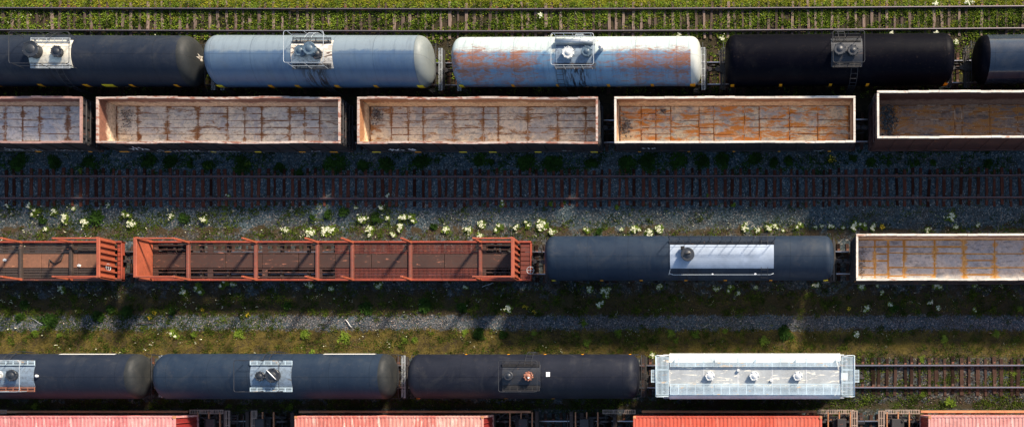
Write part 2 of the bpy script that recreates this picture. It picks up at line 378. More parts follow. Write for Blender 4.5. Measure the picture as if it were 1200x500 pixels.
def cont_mat(name, c0, c1, streak):
    t=NT(name); c=t.coord(); n1=t.noise(c,.5,6,.7,.5); n2=t.noise(t.coord('Object',(3.0,.5,1)),1.4,7,.75); n3=t.noise(c,8,4,.7)
    k=t.mix(t.ramp(n1,[(.35,0),(.65,1)]),c0,c1); k=t.mix(t.ramp(n2,[(.52,0),(.66,.8)]),k,streak)
    k=t.mix(t.ramp(t.noise(c,1.6,7,.75,.8),[(.60,0),(.68,.8)]),k,(.22,.075,.04)); k=t.mix(t.math('MULTIPLY',t.ramp(n3,[(.55,0),(.65,1)]),.45),k,tuple(x*.4 for x in c0))
    x=t.sep(c)[0]; fr=t.math('FRACT',t.math('DIVIDE',x,1.53))
    k=t.mix(t.math('MULTIPLY',t.math('LESS_THAN',fr,.035),.45),k,tuple(q*.4 for q in c0))
    pan=t.new('ShaderNodeTexWhiteNoise',noise_dimensions='1D'); t.l.new(t.math('FLOOR',t.math('DIVIDE',x,1.53)),pan.inputs['W'])
    k=t.mix(t.math('MULTIPLY',pan.outputs['Value'],.35),k,streak)
    k=t.mix(t.math('MULTIPLY',t.ramp(t.noise(c,.9,6,.7),[(.5,0),(.7,1)]),.35),k,(.12,.07,.06))
    return t.done(k,.6,0,.3)
M['c_pink']=cont_mat('faded_pink_container',(.46,.12,.12),(.55,.20,.19),(.68,.42,.38))
M['c_pink2']=cont_mat('faded_red_container',(.44,.10,.08),(.52,.17,.13),(.72,.55,.46))
M['c_red']=cont_mat('coral_red_container',(.44,.065,.035),(.50,.09,.055),(.56,.15,.10))
M['c_pink3']=cont_mat('washed_pink_container',(.46,.17,.15),(.56,.28,.25),(.66,.42,.38))
M['c_end']=paint('dark_red_container_end',(.22,.02,.018),rust_amt=.2,rough=.5)

# ------------------------------------------------------------ ground
def ground():
    xs=np.concatenate([[-900,-300,-120],np.arange(-62,40,.3),[60,120,300,900]])
    ys=np.concatenate([[-900,-300,-60,-20],np.arange(-8,32,.22),[40,70,150,400,900]])
    gx,gy=np.meshgrid(xs,ys); gz=gh(gx,gy)+rng.normal(0,.012,gx.shape)
    co=np.stack([gx,gy,gz],-1).reshape(-1,3); nx=len(xs); ny=len(ys)
    i=np.arange(nx*ny).reshape(ny,nx); q=np.stack([i[:-1,:-1],i[:-1,1:],i[1:,1:],i[1:,:-1]],-1).reshape(-1,4)
    o=np_mesh('ground',co,q,M['ground'],smooth=True); tag(o,kind='structure')
def np_mesh(name, co, faces, mat, parent=None, smooth=False, mi=None):
    me=bpy.data.meshes.new(name); nv=len(co); nf,k=faces.shape
    me.vertices.add(nv); me.vertices.foreach_set('co',np.asarray(co,dtype=np.float32).ravel())
    me.loops.add(nf*k); me.loops.foreach_set('vertex_index',faces.astype(np.int32).ravel())
    me.polygons.add(nf); me.polygons.foreach_set('loop_start',np.arange(0,nf*k,k,dtype=np.int32)); me.polygons.foreach_set('loop_total',np.full(nf,k,dtype=np.int32))
    me.polygons.foreach_set('use_smooth',np.full(nf,smooth))
    for m in (mat if isinstance(mat,(list,tuple)) else [mat]): me.materials.append(m)
    if mi is not None: me.polygons.foreach_set('material_index',mi.astype(np.int32))
    me.update(calc_edges=True); me.validate()
    return link(name,me,parent)
ground()

# ------------------------------------------------------------ stones, grass, weeds (nobody could count these)
OCT=np.array([[1,0,0],[0,1,0],[-1,0,0],[0,-1,0],[0,0,1],[0,0,-1]],float)
OF=np.array([[0,1,4],[1,2,4],[2,3,4],[3,0,4],[1,0,5],[2,1,5],[3,2,5],[0,3,5]])
def stones(name,label,mat,xy,smin,smax):
    n=len(xy); sz=rng.uniform(smin,smax,n)
    a=rng.uniform(0,2*PI,n); V=OCT[None]*rng.uniform(.6,1.25,(n,6,1))*sz[:,None,None]*np.array([1,1,.7])
    V=V+rng.normal(0,.12,(n,6,3))*sz[:,None,None]
    ca,sa=np.cos(a)[:,None],np.sin(a)[:,None]
    x=V[...,0]*ca-V[...,1]*sa; y=V[...,0]*sa+V[...,1]*ca
    z=V[...,2]+(gh(xy[:,0],xy[:,1])+sz*.35)[:,None]
    co=np.stack([x+xy[:,:1],y+xy[:,1:],z],-1).reshape(-1,3)
    F=(OF[None]+6*np.arange(n)[:,None,None]).reshape(-1,3)
    return tag(np_mesh(name,co,F,mat),label,'gravel',kind='stuff')
def band(n,p0,p1,x0=-30,x1=1230,clump=0.0,edge=3.0):
    px=rng.uniform(x0,x1,n); py=rng.uniform(p0,p1,n)+rng.normal(0,edge,n)
    if clump>0:
        k=np.sin(px*.045+py*.11)*np.sin(px*.021-py*.07+1)+.6*np.sin(px*.13+py*.23)+rng.normal(0,.35,n)
        m=k>(clump-1); px,py=px[m],py[m]
    return np.stack([X(px),Y(py)],-1)
def leaves(name,label,mat,xy,k,ln,h,wd,cat='weeds',spread=.08):
    n=len(xy); N=n*k; P=np.repeat(xy,k,0)+rng.normal(0,spread,(N,2))
    a=rng.uniform(0,2*PI,N); L=rng.uniform(.5,1.1,N)*ln; up=rng.uniform(.25,1,N)*h; w=wd*rng.uniform(.6,1.2,N)
    d=np.stack([np.cos(a),np.sin(a)],-1); e=np.stack([-d[:,1],d[:,0]],-1)
    g=gh(P[:,0],P[:,1])
    base=np.c_[P,g+.01]
    mid=base+np.c_[d*(L*.5)[:,None],up*.8]
    tip=base+np.c_[d*L[:,None],up]
    co=np.stack([base,mid+np.c_[e*w[:,None],np.zeros(N)],tip,mid-np.c_[e*w[:,None],np.zeros(N)]],1).reshape(-1,3)
    F=np.arange(4*N).reshape(N,4)
    return tag(np_mesh(name,co,F,mat),label,cat,kind='stuff')
stones('ballast_stones','grey blue crushed stone spread along the empty middle track and its shoulders',M['stone'],
       np.vstack([band(42000,196,262,edge=2.5),band(9000,176,200)]),.018,.042)
stones('ballast_stones','narrow grey gravel strip running along the earth between tank wagons and flat wagons',M['stone_strip'],band(20000,370,385,edge=2.6),.016,.042)
stones('ballast_stones','brown dirty ballast around the sleepers of the lowest tank wagon track',M['stone_brown'],np.vstack([band(10000,418,474,900,1230),band(3500,418,480,-30,900)]),.02,.05)
stones('ballast_stones','dull ballast below the red flat wagons and gondola track',M['stone_brown'],np.vstack([band(6000,272,282),band(6000,326,344),band(3000,470,520)]),.018,.045)
stones('ballast_stones','brown ballast half buried in weeds on the topmost track',M['stone_brown'],band(5000,4,112),.03,.065)
leaves('verge_grass','yellow green grass verge along the top edge of the yard',M['grass'],band(17000,-25,9,edge=1.8),3,.16,.14,.022,'grass')
leaves('verge_grass','scattered yellow green tufts growing between the topmost track and the tank wagons',M['grass'],np.vstack([band(2600,8,44,clump=.8),band(800,36,110,clump=.9)]),4,.15,.12,.025,'grass')
leaves('track_weeds','green weeds growing between the sleepers of the topmost track',M['weed_b'],np.vstack([band(5600,4,44,clump=.85),band(2200,40,110,clump=1.0)]),6,.14,.15,.038)
leaves('track_weeds','mid green weeds low among the sleepers of the topmost track',M['weed'],band(5500,2,112,clump=.8),5,.14,.10,.035)
leaves('track_weeds','dark leafy clumps spilling over the rails of the topmost track',M['weed'],np.vstack([band(170,8,15),band(190,34,42),band(110,18,30)]),30,.17,.16,.04,'weeds',.13)
leaves('ground_weeds','low green weeds along the gravel shoulder above the red flat wagons',M['weed'],np.vstack([band(2600,238,282,clump=1.2),band(1500,240,282,-30,480,clump=.8),band(1300,258,285,clump=.8)]),5,.12,.09,.03)
leaves('ground_weeds','dark weeds in the shaded strip below the open gondola wagons',M['weed_d'],np.vstack([band(2500,176,204,clump=1.0)]),6,.14,.1,.04)
leaves('ground_weeds','weeds on the dark verge under the red flat wagons and slate tank wagon',M['weed'],np.vstack([band(3600,332,370,clump=1.15)]),5,.13,.1,.03)
leaves('ground_weeds','green weeds in the strip between tank wagons and container wagons',M['weed'],np.vstack([band(2600,466,484,clump=.7),band(1500,416,470,980,1230,clump=1.0)]),6,.13,.1,.033)
leaves('tiny_flowers','tiny pale flowers sprinkled through the weeds along the wagons',M['flower'],np.vstack([band(420,240,282,clump=1.0),band(420,334,366,clump=1.0),band(200,384,412,clump=1.1),band(160,8,44,clump=1.0)]),3,.045,.22,.02,'flowers',.06)
leaves('grass_tufts','taller ragged grass tufts along the verge at the top edge',M['weed_b'],band(1500,-25,12,clump=1.1),16,.26,.2,.02,'grass',.10)
leaves('green_tufts','ragged darker tufts scattered on the dry earth above the lowest tank wagons',M['weed'],np.vstack([band(160,386,416),band(260,345,370)]),34,.16,.13,.022,'grass',.11)
leaves('dry_grass','short dry yellow grass on the earth above the lowest tank wagons',M['dry'],np.vstack([band(9000,386,416,edge=1.5),band(3500,345,372)]),3,.10,.06,.016,'grass')
leaves('ground_weeds','sparse green weeds dotted over the dry earth above the lowest tank wagons',M['weed'],np.vstack([band(3200,384,416,clump=1.0),band(700,366,388,-30,330)]),6,.10,.08,.03)

# ------------------------------------------------------------ railway tracks
def sleeper_mesh(w,mat,seed,Lh=1.27):
    r=random.Random(seed); b=MB()
    vs=[];n=6
    for i in range(n+1):
        y=-Lh+2*Lh*i/n; q=w/2*(1+r.uniform(-.12,.12)); dx=r.uniform(-.012,.012)
        vs+= [(-q+dx,y,-.14),(q+dx,y,-.14),(q+dx,y,.012),(q*.86+dx,y,.03),(-q*.86+dx,y,.03),(-q+dx,y,.012)]
    fs=[]
    for i in range(n):
        for k in range(6):
            l=(k+1)%6; fs.append((i*6+k,i*6+l,(i+1)*6+l,(i+1)*6+k))
    fs+= [(5,4,3,2,1,0),tuple(n*6+k for k in range(6))]
    b.add(vs,fs)
    for sy in (-.753,.753): b.box(-.085,.085,sy-.17,sy+.17,.03,.045,1,ch=.01)
    return b.mesh('sleeper',[mat,M['rail']])
def rail_mesh(t,side,x0,x1):
    prof=[(-.07,.045,0),(.07,.045,0),(.07,.058,0),(.012,.075,0),(.012,.165,0),(.036,.175,0),(.036,.205,0),(.028,.213,1),(-.028,.213,0),(-.036,.205,0),(-.036,.175,0),(-.012,.165,0),(-.012,.075,0),(-.07,.058,0)]
    b=MB(); xs=np.arange(x0,x1+.01,2.0); n=len(prof); vs=[]
    for x in xs:
        y0=ty(t,x)-TR[t][0]+side*.753
        vs+=[(x,y0+p[0],p[1]) for p in prof]
    for i in range(len(xs)-1):
        for k in range(n):
            l=(k+1)%n; b.f.append([i*n+k,(i+1)*n+k,(i+1)*n+l,i*n+l]); b.m.append(1 if k in (6,7,8) else 0); b.s.append(False)
    b.v=vs
    return b
def track(t,label,mat,x0,x1,w=.22,step=.545,head='railhead'):
    y=TR[t][0]; th=thing('railway_track',label,'railway track',(0,y,0))
    for s in (-1,1): rail_mesh(t,s,x0,x1).build('rail',[M['rail'],M[head]],th)
    ms=[sleeper_mesh(w*k,mat,i) for i,k in enumerate((.9,1,1.08,.8,1.15))]
    r=random.Random(ord(t)); x=x0+.2
    while x<x1:
        link('sleeper',r.choice(ms),th,(x+r.uniform(-.085,.085),ty(t,x)-y+r.uniform(-.09,.09),r.uniform(-.03,.0)),(0,0,r.gauss(0,.024)))
        x+=step
XL,XR=-54,26
track('A','topmost track with weathered grey sleepers and weeds along the grass verge',M['wood_grey'],XL,XR,.175,head='head_dull')
track('B','track carrying the uppermost row of tank wagons',M['wood_mid'],XL,XR)
track('C','track carrying the upper row of open gondola wagons',M['wood_mid'],XL,XR)
track('D','empty middle track with dark brown sleepers on grey ballast',M['wood_dark'],XL,XR,.19,.56,head='head_rusty')
track('E','track carrying the red flat wagons and the slate tank wagon',M['wood_mid'],XL,XR)
track('F','track under the lowest tank wagons, bare right of the white hopper wagon',M['wood_mid'],XL,XR,.23,.56)
track('G','track carrying the container wagons along the bottom edge',M['wood_mid'],XL,XR)

# ------------------------------------------------------------ shared wagon parts
def wheel_mesh():
    b=MB(); b.lathe([(0,-.07),(.12,-.09),(.16,-.03),(.38,-.02),(.43,-.07),(.46,-.07),(.46,.05),(.49,.06),(.49,.075),(.40,.07),(.38,.02),(.14,.05),(0,.05)],20,'y',(0,0,0),0,False)
    return b.mesh('wheel',M['steel'])
def bogie_mesh():
    b=MB()
    for s in (-1,1):
        y=s*1.0
        b.add([( -1.15,y-.06,.42),(1.15,y-.06,.42),(1.15,y-.06,.60),(.55,y-.06,.74),(-.55,y-.06,.74),(-1.15,y-.06,.60),
               ( -1.15,y+.06,.42),(1.15,y+.06,.42),(1.15,y+.06,.60),(.55,y+.06,.74),(-.55,y+.06,.74),(-1.15,y+.06,.60)],
              [(0,1,2,3,4,5),(11,10,9,8,7,6),(0,6,7,1),(1,7,8,2),(2,8,9,3),(3,9,10,4),(4,10,11,5),(5,11,6,0)])
        for x in (-.88,.88): b.box(x-.14,x+.14,y-.1,y+.12,.36,.62,ch=.03)
        for x in (-.18,0,.18): b.cyl(.08,.26,.5,8,'z',(x,y,0))
        b.box(-.35,.35,y-.09,y+.1,.2,.27)
    b.box(-.2,.2,-.95,.95,.5,.76,ch=.04)
    for x in (-.88,.88): b.tube([(x,-1.0,.49+.0),(x,1.0,.49)],.07,8)
    for s in (-1,1):
        for x in (-.5,.5): b.box(x-.05,x+.05,s*.65-.12,s*.65+.12,.35,.62)
    return b.mesh('bogie',M['black'])
def coupler_mesh():
    b=MB(); b.box(0,.62,-.09,.09,.75,.95,ch=.03)
    b.add([(.62,-.10,.70),(.80,-.17,.70),(.98,-.15,.70),(.98,-.05,.70),(.84,.0,.70),(.86,.09,.70),(.80,.16,.70),(.62,.10,.70),
           (.62,-.10,1.0),(.80,-.17,1.0),(.98,-.15,1.0),(.98,-.05,1.0),(.84,.0,1.0),(.86,.09,1.0),(.80,.16,1.0),(.62,.10,1.0)],
          [(7,6,5,4,3,2,1,0),(8,9,10,11,12,13,14,15)]+[(i,(i+1)%8,8+(i+1)%8,8+i) for i in range(8)])
    b.tube([(.2,.28,.8),(.55,.34,.72),(.85,.30,.5),(.95,.15,.45)],.035,6)
    b.tube([(.05,-.1,1.0),(.05,-.5,1.0),(.05,-1.2,1.0)],.025,5)
    return b.mesh('coupler',M['steel'])
WHEEL,BOGIE,COUP=wheel_mesh(),bogie_mesh(),coupler_mesh()
def running_gear(th,half,bx):
    for s in (-1,1):
        bg=link('bogie',BOGIE,th,(s*bx,0,.15))
        for wx in (-.88,.88):
            for wy in (-.753,.753): link('wheel',WHEEL,bg,(wx,wy,.47),(0,0,0 if wy<0 else PI))
        link('coupler',COUP,th,(s*(half-.12),0,.1),(0,0,0 if s>0 else PI))
def brake_wheel(th,loc,mat,axis='x',r=.28):
    b=MB(); pts=[]
    for k in range(16):
        a=2*PI*k/16; p={'x':(0,r*math.cos(a),r*math.sin(a)),'z':(r*math.cos(a),r*math.sin(a),0)}[axis]; pts.append(p)
    b.tube(pts,.022,6,closed=True)
    for k in range(0,16,4):b.tube([(0,0,0),pts[k]],.018,5)
    b.tube([(0,0,0),{'x':(-.2,0,0),'z':(0,0,-.25)}[axis]],.04,6)
    b.build('brake_wheel',mat,th,loc)
def grating(b,x0,x1,y0,y1,z,along='x',pitch=.09,t=.03,mi=0):
    """an open grating: frame plus bars"""
    e=.035
    b.box(x0,x1,y0,y0+e,z-t,z,mi); b.box(x0,x1,y1-e,y1,z-t,z,mi); b.box(x0,x0+e,y0+e,y1-e,z-t,z,mi); b.box(x1-e,x1,y0+e,y1-e,z-t,z,mi)
    if along=='x':
        n=max(2,int((y1-y0-2*e)/pitch))
        for i in range(n):
            y=y0+e+(y1-y0-2*e)*(i+.5)/n; b.box(x0+e,x1-e,y-.018,y+.018,z-t,z-.004,mi)
        m=int((x1-x0)/.45)
        for i in range(1,m): x=x0+(x1-x0)*i/m; b.box(x-.02,x+.02,y0+e,y1-e,z-t-.02,z-.008,mi)
    else:
        n=max(2,int((x1-x0-2*e)/pitch))
        for i in range(n):
            x=x0+e+(x1-x0-2*e)*(i+.5)/n; b.box(x-.018,x+.018,y0+e,y1-e,z-t,z-.004,mi)
        m=int((y1-y0)/.45)
        for i in range(1,m): y=y0+(y1-y0)*i/m; b.box(x0+e,x1-e,y-.02,y+.02,z-t-.02,z-.008,mi)
    return b
def ladder(b,x,w,pts,rung=.32,r=.018):
    """pts: (y,z) path; stringers at x +- w/2"""
    for s in (-1,1): b.tube([(x+s*w/2,y,z) for y,z in pts],r,5)
    for i in range(len(pts)-1):
        (y0,z0),(y1,z1)=pts[i],pts[i+1]; L=math.hypot(y1-y0,z1-z0); n=max(1,int(L/rung))
        for k in range(n):
            f=(k+.5)/n; y,z=y0+(y1-y0)*f,z0+(z1-z0)*f; b.tube([(x-w/2,y,z),(x+w/2,y,z)],r*.9,4)

# ------------------------------------------------------------ tank wagons
def tank_car(label,cx,t,L,R,mat,zc=None,plat=None,strips=(),strip_mat='orange',cross=True,headmat=None,marks=(),flip=False):
    zc=zc or 1.02+R
    y=ty(t,cx); ang=math.atan2(ty(t,cx+4)-ty(t,cx-4),8)
    th=thing('tank_wagon',label,'tank wagon',(cx,y,0),ang,'railway tank wagons')
    hd=.66*R/1.6; Lc=L/2-hd
    b=MB(); prof=[(R,-Lc)]
    nseg=max(3,int(round(2*Lc/2.62)))
    b.lathe([(R,-Lc),(R,Lc)],72,'x',(0,0,zc))
    for i in range(1,nseg):
        x=-Lc+2*Lc*i/nseg; b.lathe([(R,x-.02),(R+.004,x-.02),(R+.004,x+.02),(R,x+.02)],72,'x',(0,0,zc),0,False)
    b.build('tank_shell',mat,th)
    for s in (-1,1):
        b=MB(); pr=[(R,s*Lc)]
        for k in range(1,13):
            a=PI/2*k/12; pr.append((R*max(0.0,math.cos(a))**.5,s*(Lc+hd*math.sin(a)**1.0)))
        b.lathe(pr if s>0 else pr,64,'x',(0,0,zc))
        hm=headmat or mat; hm=(hm[0] if s<0 else hm[1]) if isinstance(hm,tuple) else hm; b.build('tank_head',hm,th)
    # stub sills, bolsters, end sill
    b=MB()
    for s in (-1,1):
        a0,a1=sorted((s*(Lc-2.6),s*(L/2+.38))); b.box(a0,a1,-.24,.24,.78,1.12,ch=.03)
        bx=s*(Lc-1.5)
        for k in (-1,1): b.add([(bx-.12,k*.2,.85),(bx+.12,k*.2,.85),(bx+.12,k*1.35,1.0),(bx-.12,k*1.35,1.0),(bx-.12,k*.2,zc-R+.25),(bx+.12,k*.2,zc-R+.25),(bx+.12,k*1.35,zc-.55),(bx-.12,k*1.35,zc-.55)],
                              [(3,2,1,0),(4,5,6,7),(0,1,5,4),(1,2,6,5),(2,3,7,6),(3,0,4,7)])
        a0,a1=sorted((s*(L/2+.22),s*(L/2+.34))); b.box(a0,a1,-1.35,1.35,.86,1.08,ch=.03)
    b.box(-.6,.6,-.35,.35,.55,zc-R+.2,ch=.05); b.box(-Lc,Lc,-.2,.2,.76,.9)
    b.build('underframe',M['black'],th)
    running_gear(th,L/2+.42,Lc-1.5)
    # end platforms and railings
    for s in (-1,1):
        g=MB(); x0,x1=sorted((s*(L/2-.02),s*(L/2+.24)))
        grating(g,x0,x1,-1.42,1.42,1.18,'y'); g.build('end_platform',M['galv'] if cross else M['steel'],th)
        h=MB(); xx=s*(L/2+.1)
        h.tube([(xx,-1.4,1.1),(xx,-1.4,2.15),(xx,-.5,2.2),(xx,.5,2.2),(xx,1.4,2.15),(xx,1.4,1.1)],.022,6)
        for yy in (-.5,.5): h.tube([(xx,yy,1.1),(xx,yy,2.2)],.018,5)
        h.build('end_rail',M['handdark'],th)
        for k in (-1,1):
            l=MB(); ladder(l,s*(L/2-.35)+0,.42,[(k*1.46,.5),(k*1.48,1.75)],.3,.018); l.build('end_ladder',M['handdark'],th)
    brake_wheel(th,(-L/2-.42 if not flip else L/2+.42,.75,1.75),M['steel'])
    # reflector strips low on the flanks
    for px_off,ln,mt in strips:
        for s in (-1,):
            b=MB(); w=ln/2; n=5
            for k in range(n):
                a=R_(9-32*k/n); a2=R_(9-32*(k+1)/n)
                rr=R+.012
                b.add([(px_off-w,s*rr*math.cos(a),zc+rr*math.sin(a)),(px_off+w,s*rr*math.cos(a),zc+rr*math.sin(a)),(px_off+w,s*rr*math.cos(a2),zc+rr*math.sin(a2)),(px_off-w,s*rr*math.cos(a2),zc+rr*math.sin(a2))],[(0,3,2,1)])
            b.build('reflector_strip',M[mt],th)
    for kind,x0,x1,a0,a1,mt in marks:
        b=MB(); n=8; rr=R+.012
        for k in range(n):
            a=R_(a0+(a1-a0)*k/n); a2=R_(a0+(a1-a0)*(k+1)/n)
            b.add([(x0,rr*math.sin(a),zc+rr*math.cos(a)),(x1,rr*math.sin(a),zc+rr*math.cos(a)),(x1,rr*math.sin(a2),zc+rr*math.cos(a2)),(x0,rr*math.sin(a2),zc+rr*math.cos(a2))],[(0,1,2,3)])
        b.build(kind,M[mt],th)
    if plat: plat(th,R,zc)
    return th
def saddle(th,R,zc,x0,x1,a,mat,name='saddle_plate',a_lo=None):
    b=MB(); n=12; lo=-(a_lo or a)
    rr=R+.03
    for k in range(n):
        t0=R_(lo+(a-lo)*k/n); t1=R_(lo+(a-lo)*(k+1)/n)
        b.add([(x0,rr*math.sin(t0),zc+rr*math.cos(t0)),(x1,rr*math.sin(t0),zc+rr*math.cos(t0)),(x1,rr*math.sin(t1),zc+rr*math.cos(t1)),(x0,rr*math.sin(t1),zc+rr*math.cos(t1)),
               (x0,R*math.sin(t0),zc+R*math.cos(t0)),(x1,R*math.sin(t0),zc+R*math.cos(t0)),(x1,R*math.sin(t1),zc+R*math.cos(t1)),(x0,R*math.sin(t1),zc+R*math.cos(t1))],
              [(0,1,2,3),(0,3,7,4),(1,5,6,2)]+([(0,4,5,1)] if k==0 else [])+([(3,2,6,7)] if k==n-1 else []),sm=False)
    for i in range(len(b.s)): b.s[i]=False
    b.build(name,mat,th)
def dome(th,x,y,r,z0,z1,mat,name='manway',bolts=8,bar=False,lid=None):
    b=MB(); b.cyl(r*.86,z0-.25,z1-.1,24,'z',(x,y,0)); b.cyl(r,z1-.1,z1,28,'z',(x,y,0),0,.03)
    b.lathe([(r*.55,z1),(r*.5,z1+.035),(0,z1+.05)],20,'z',(x,y,0))
    for k in range(bolts):
        a=2*PI*k/bolts+.3; b.cyl(.04,z1-.14,z1+.03,6,'z',(x+(r-.01)*math.cos(a),y+(r-.01)*math.sin(a),0))
    o=b.build(name,mat,th)
    return o
def loop_rail(th,x0,x1,y0,y1,z,zb,mat,posts=2,mid=True,sides=(1,-1)):
    b=MB(); c=.14
    pts=[]
    for (cx,cy,a) in ((x1-c,y1-c,0),(x0+c,y1-c,90),(x0+c,y0+c,180),(x1-c,y0+c,270)):
        for k in range(5): t=R_(a+90*k/4); pts.append((cx+c*math.cos(t),cy+c*math.sin(t),z))
    b.tube(pts,.019,6,closed=True)
    for s in sides:
        yy=y1 if s>0 else y0
        for k in range(posts+1):
            x=x0+.2+(x1-x0-.4)*k/posts; b.tube([(x,yy,z),(x,yy-s*.02,zb)],.02,5)
        if mid: b.tube([(x0+.2,yy,(z+zb)/2),(x1-.2,yy,(z+zb)/2)],.016,5)
    b.build('handrail',mat,th)
def walk(th,x0,x1,y0,y1,z,mat,along='x'):
    grating(MB(),x0,x1,y0,y1,z,along,pitch=.085,t=.04).build('walkway',mat,th)
def side_ladder(th,R,zc,x,s,mat,w=.42,a0=28,a1=88):
    pts=[(s*(R+.16)*math.sin(R_(a)),zc+(R+.16)*math.cos(R_(a))) for a in np.linspace(a0,a1,6)]
    pts.append((s*(R+.1),1.1))
    b=MB(); ladder(b,x,w,pts,.3,.018); b.build('side_ladder',mat,th)
def plat_basic(sad,grt,hand,domes,x=0,half=1.35,a=33,loop=(1.2,1.02),wk=True,hz=.95,off=0,stain=True,a_lo=None,walkw=.32):
    def f(th,R,zc):
        top=zc+R
        saddle(th,R,zc,x-half,x+half,a,M[sad],a_lo=a_lo)
        if wk:
            for s in (-1,1): walk(th,x-half+.08,x+half-.08,*(sorted((s*.66,s*(.66+walkw)))),top-.05,M[grt])
            b=MB()
            for s in (-1,1):
                for xx in (x-half+.3,x+half-.3): b.box(xx-.03,xx+.03,*sorted((s*.7,s*.9)),zc+R*.8,top-.095)
            b.build('walkway_bracket',M['steel'],th)
        for d in domes: dome(th,x+d[0],d[1],d[2],top,top+d[3],M[d[4]],d[5],d[6])
        loop_rail(th,x+off-loop[0],x+off+loop[0],-loop[1],loop[1],top+hz,top-.1,M[hand])
        side_ladder(th,R,zc,x-.3,1,M[hand]); side_ladder(th,R,zc,x+.5,-1,M['handdark'])
    return f
S26=17.8
def off(px,cx,z=2.4): return X(px,z)-cx
# row one
c=-43.3
t1=tank_car('charcoal tank wagon with cream hatch platform at the upper left corner',c,'B',17.45,1.6,M['t_char'],headmat=M['h_olive'],
  plat=plat_basic('saddle_w','galv','handdark',[(-.85,.05,.52,.55,'dome_d','manway',6),(.62,0,.36,.3,'dome_d','valve_housing',8)],half=1.35,loop=(1.9,1.0)),
  strips=[(off(p,c,2.2),w,m) for p,w,m in ((2,.3,'orange'),(54,.3,'orange'),(107,.35,'orange'),(133,.75,'yellow'),(160,.25,'orange'),(212,.25,'orange'))])
b=MB(); hx=17.45/2+.015
b.add([(hx,.05,2.15),(hx,.35,2.3),(hx,.62,2.15),(hx,.5,2.6),(hx,.62,2.95),(hx,.3,2.8),(hx,.12,3.2),(hx,.08,2.75),(hx,-.1,2.5)],[tuple(range(9))]); b.v=[(p[0],.25+(p[1]-.25)*.55,2.6+(p[2]-2.6)*.8) for p in b.v]; b.build('end_sticker',M['saddle_b'],t1)
b=MB(); b.box(hx+.18,hx+.24,-.42,-.1,1.5,1.95); b.build('white_placard',M['white'],t1)
c=X(374,2.6)
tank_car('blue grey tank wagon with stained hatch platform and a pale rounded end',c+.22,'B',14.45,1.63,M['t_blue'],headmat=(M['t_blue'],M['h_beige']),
  plat=plat_basic('saddle_b','saddle_d','hand',[(-.6,.05,.36,.34,'dome_b','valve_housing',8),(.12,.1,.42,.62,'dome_b','manway',6),(.42,-.1,.34,.22,'dome_d','vent_cap',6)],half=1.32,loop=(1.25,1.0),hz=1.15,walkw=.36),
  strips=[(off(p,c,2.2),w,m) for p,w,m in ((259,.4,'yellow'),(318,.3,'orange'),(349,.3,'orange'),(395,.3,'orange'),(440,.25,'orange'),(492,.42,'yellow'))])
c=X(676.5,2.6)
def plat3(th,R,zc):
    top=zc+R
    saddle(th,R,zc,-1.2,1.3,22,M['saddle_g'])
    for s in (-1,1): walk(th,-1.25,1.35,*sorted((s*.6,s*.95)),top-.04,M['galv'] if s>0 else M['steel'])
    dome(th,-.35,-.02,.38,top,top+.34,M['dome_p'],'valve_housing',10); dome(th,.85,.02,.34,top,top+.42,M['dome_b'],'manway',4)
    dome(th,1.75,.3,.17,top-.05,top+.5,M['whitebrt'],'vent_cap',0)
    b=MB(); b.lathe([(.0,-1.2),(.17,-1.2),(.17,1.2),(0,1.2)],14,'x',(0,.78,top+.1)); b.build('rolled_cover',M['galv'],th)
    loop_rail(th,-1.35,1.35,-1.0,1.0,top+.85,top-.05,M['hand'],4)
    side_ladder(th,R,zc,-1.0,-1,M['handdark']); side_ladder(th,R,zc,.2,1,M['hand'])
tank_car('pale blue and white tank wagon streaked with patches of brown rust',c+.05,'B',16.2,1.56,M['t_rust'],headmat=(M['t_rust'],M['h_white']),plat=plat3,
  strips=[(off(p,c,2.2),w,m) for p,w,m in ((542,.3,'yellow'),(602,.2,'orange'),(654,.2,'orange'),(713,.2,'orange'),(764,.2,'orange'),(811,.35,'orange'))])
c=X(982.5,2.6)
tank_car('jet black tank wagon standing above the gap between two gondola wagons',c,'B',14.9,1.63,M['t_navy'],
  plat=plat_basic('saddle_d','black','handdark',[(-.5,.05,.38,.4,'dome_d','manway',6),(.35,.0,.34,.3,'dome_d','valve_housing',8)],x=.35,half=1.0,loop=(1.0,1.0),hz=.9),
  strips=[(off(p,c,2.2),w,m) for p,w,m in ((914,.2,'orange'),(972,.2,'orange'),(1015,.2,'orange'),(1106,.25,'orange'),(858,.25,'orange'))],cross=False)
tank_car('glossy dark tank wagon cut off by the upper right edge',16.4+7.5,'B',15,1.55,M['t_gloss'],headmat=M['t_navy'],
  plat=plat_basic('saddle_d','steel','handdark',[(-.5,.05,.38,.4,'dome_d','manway',6)],half=1.1),cross=False)
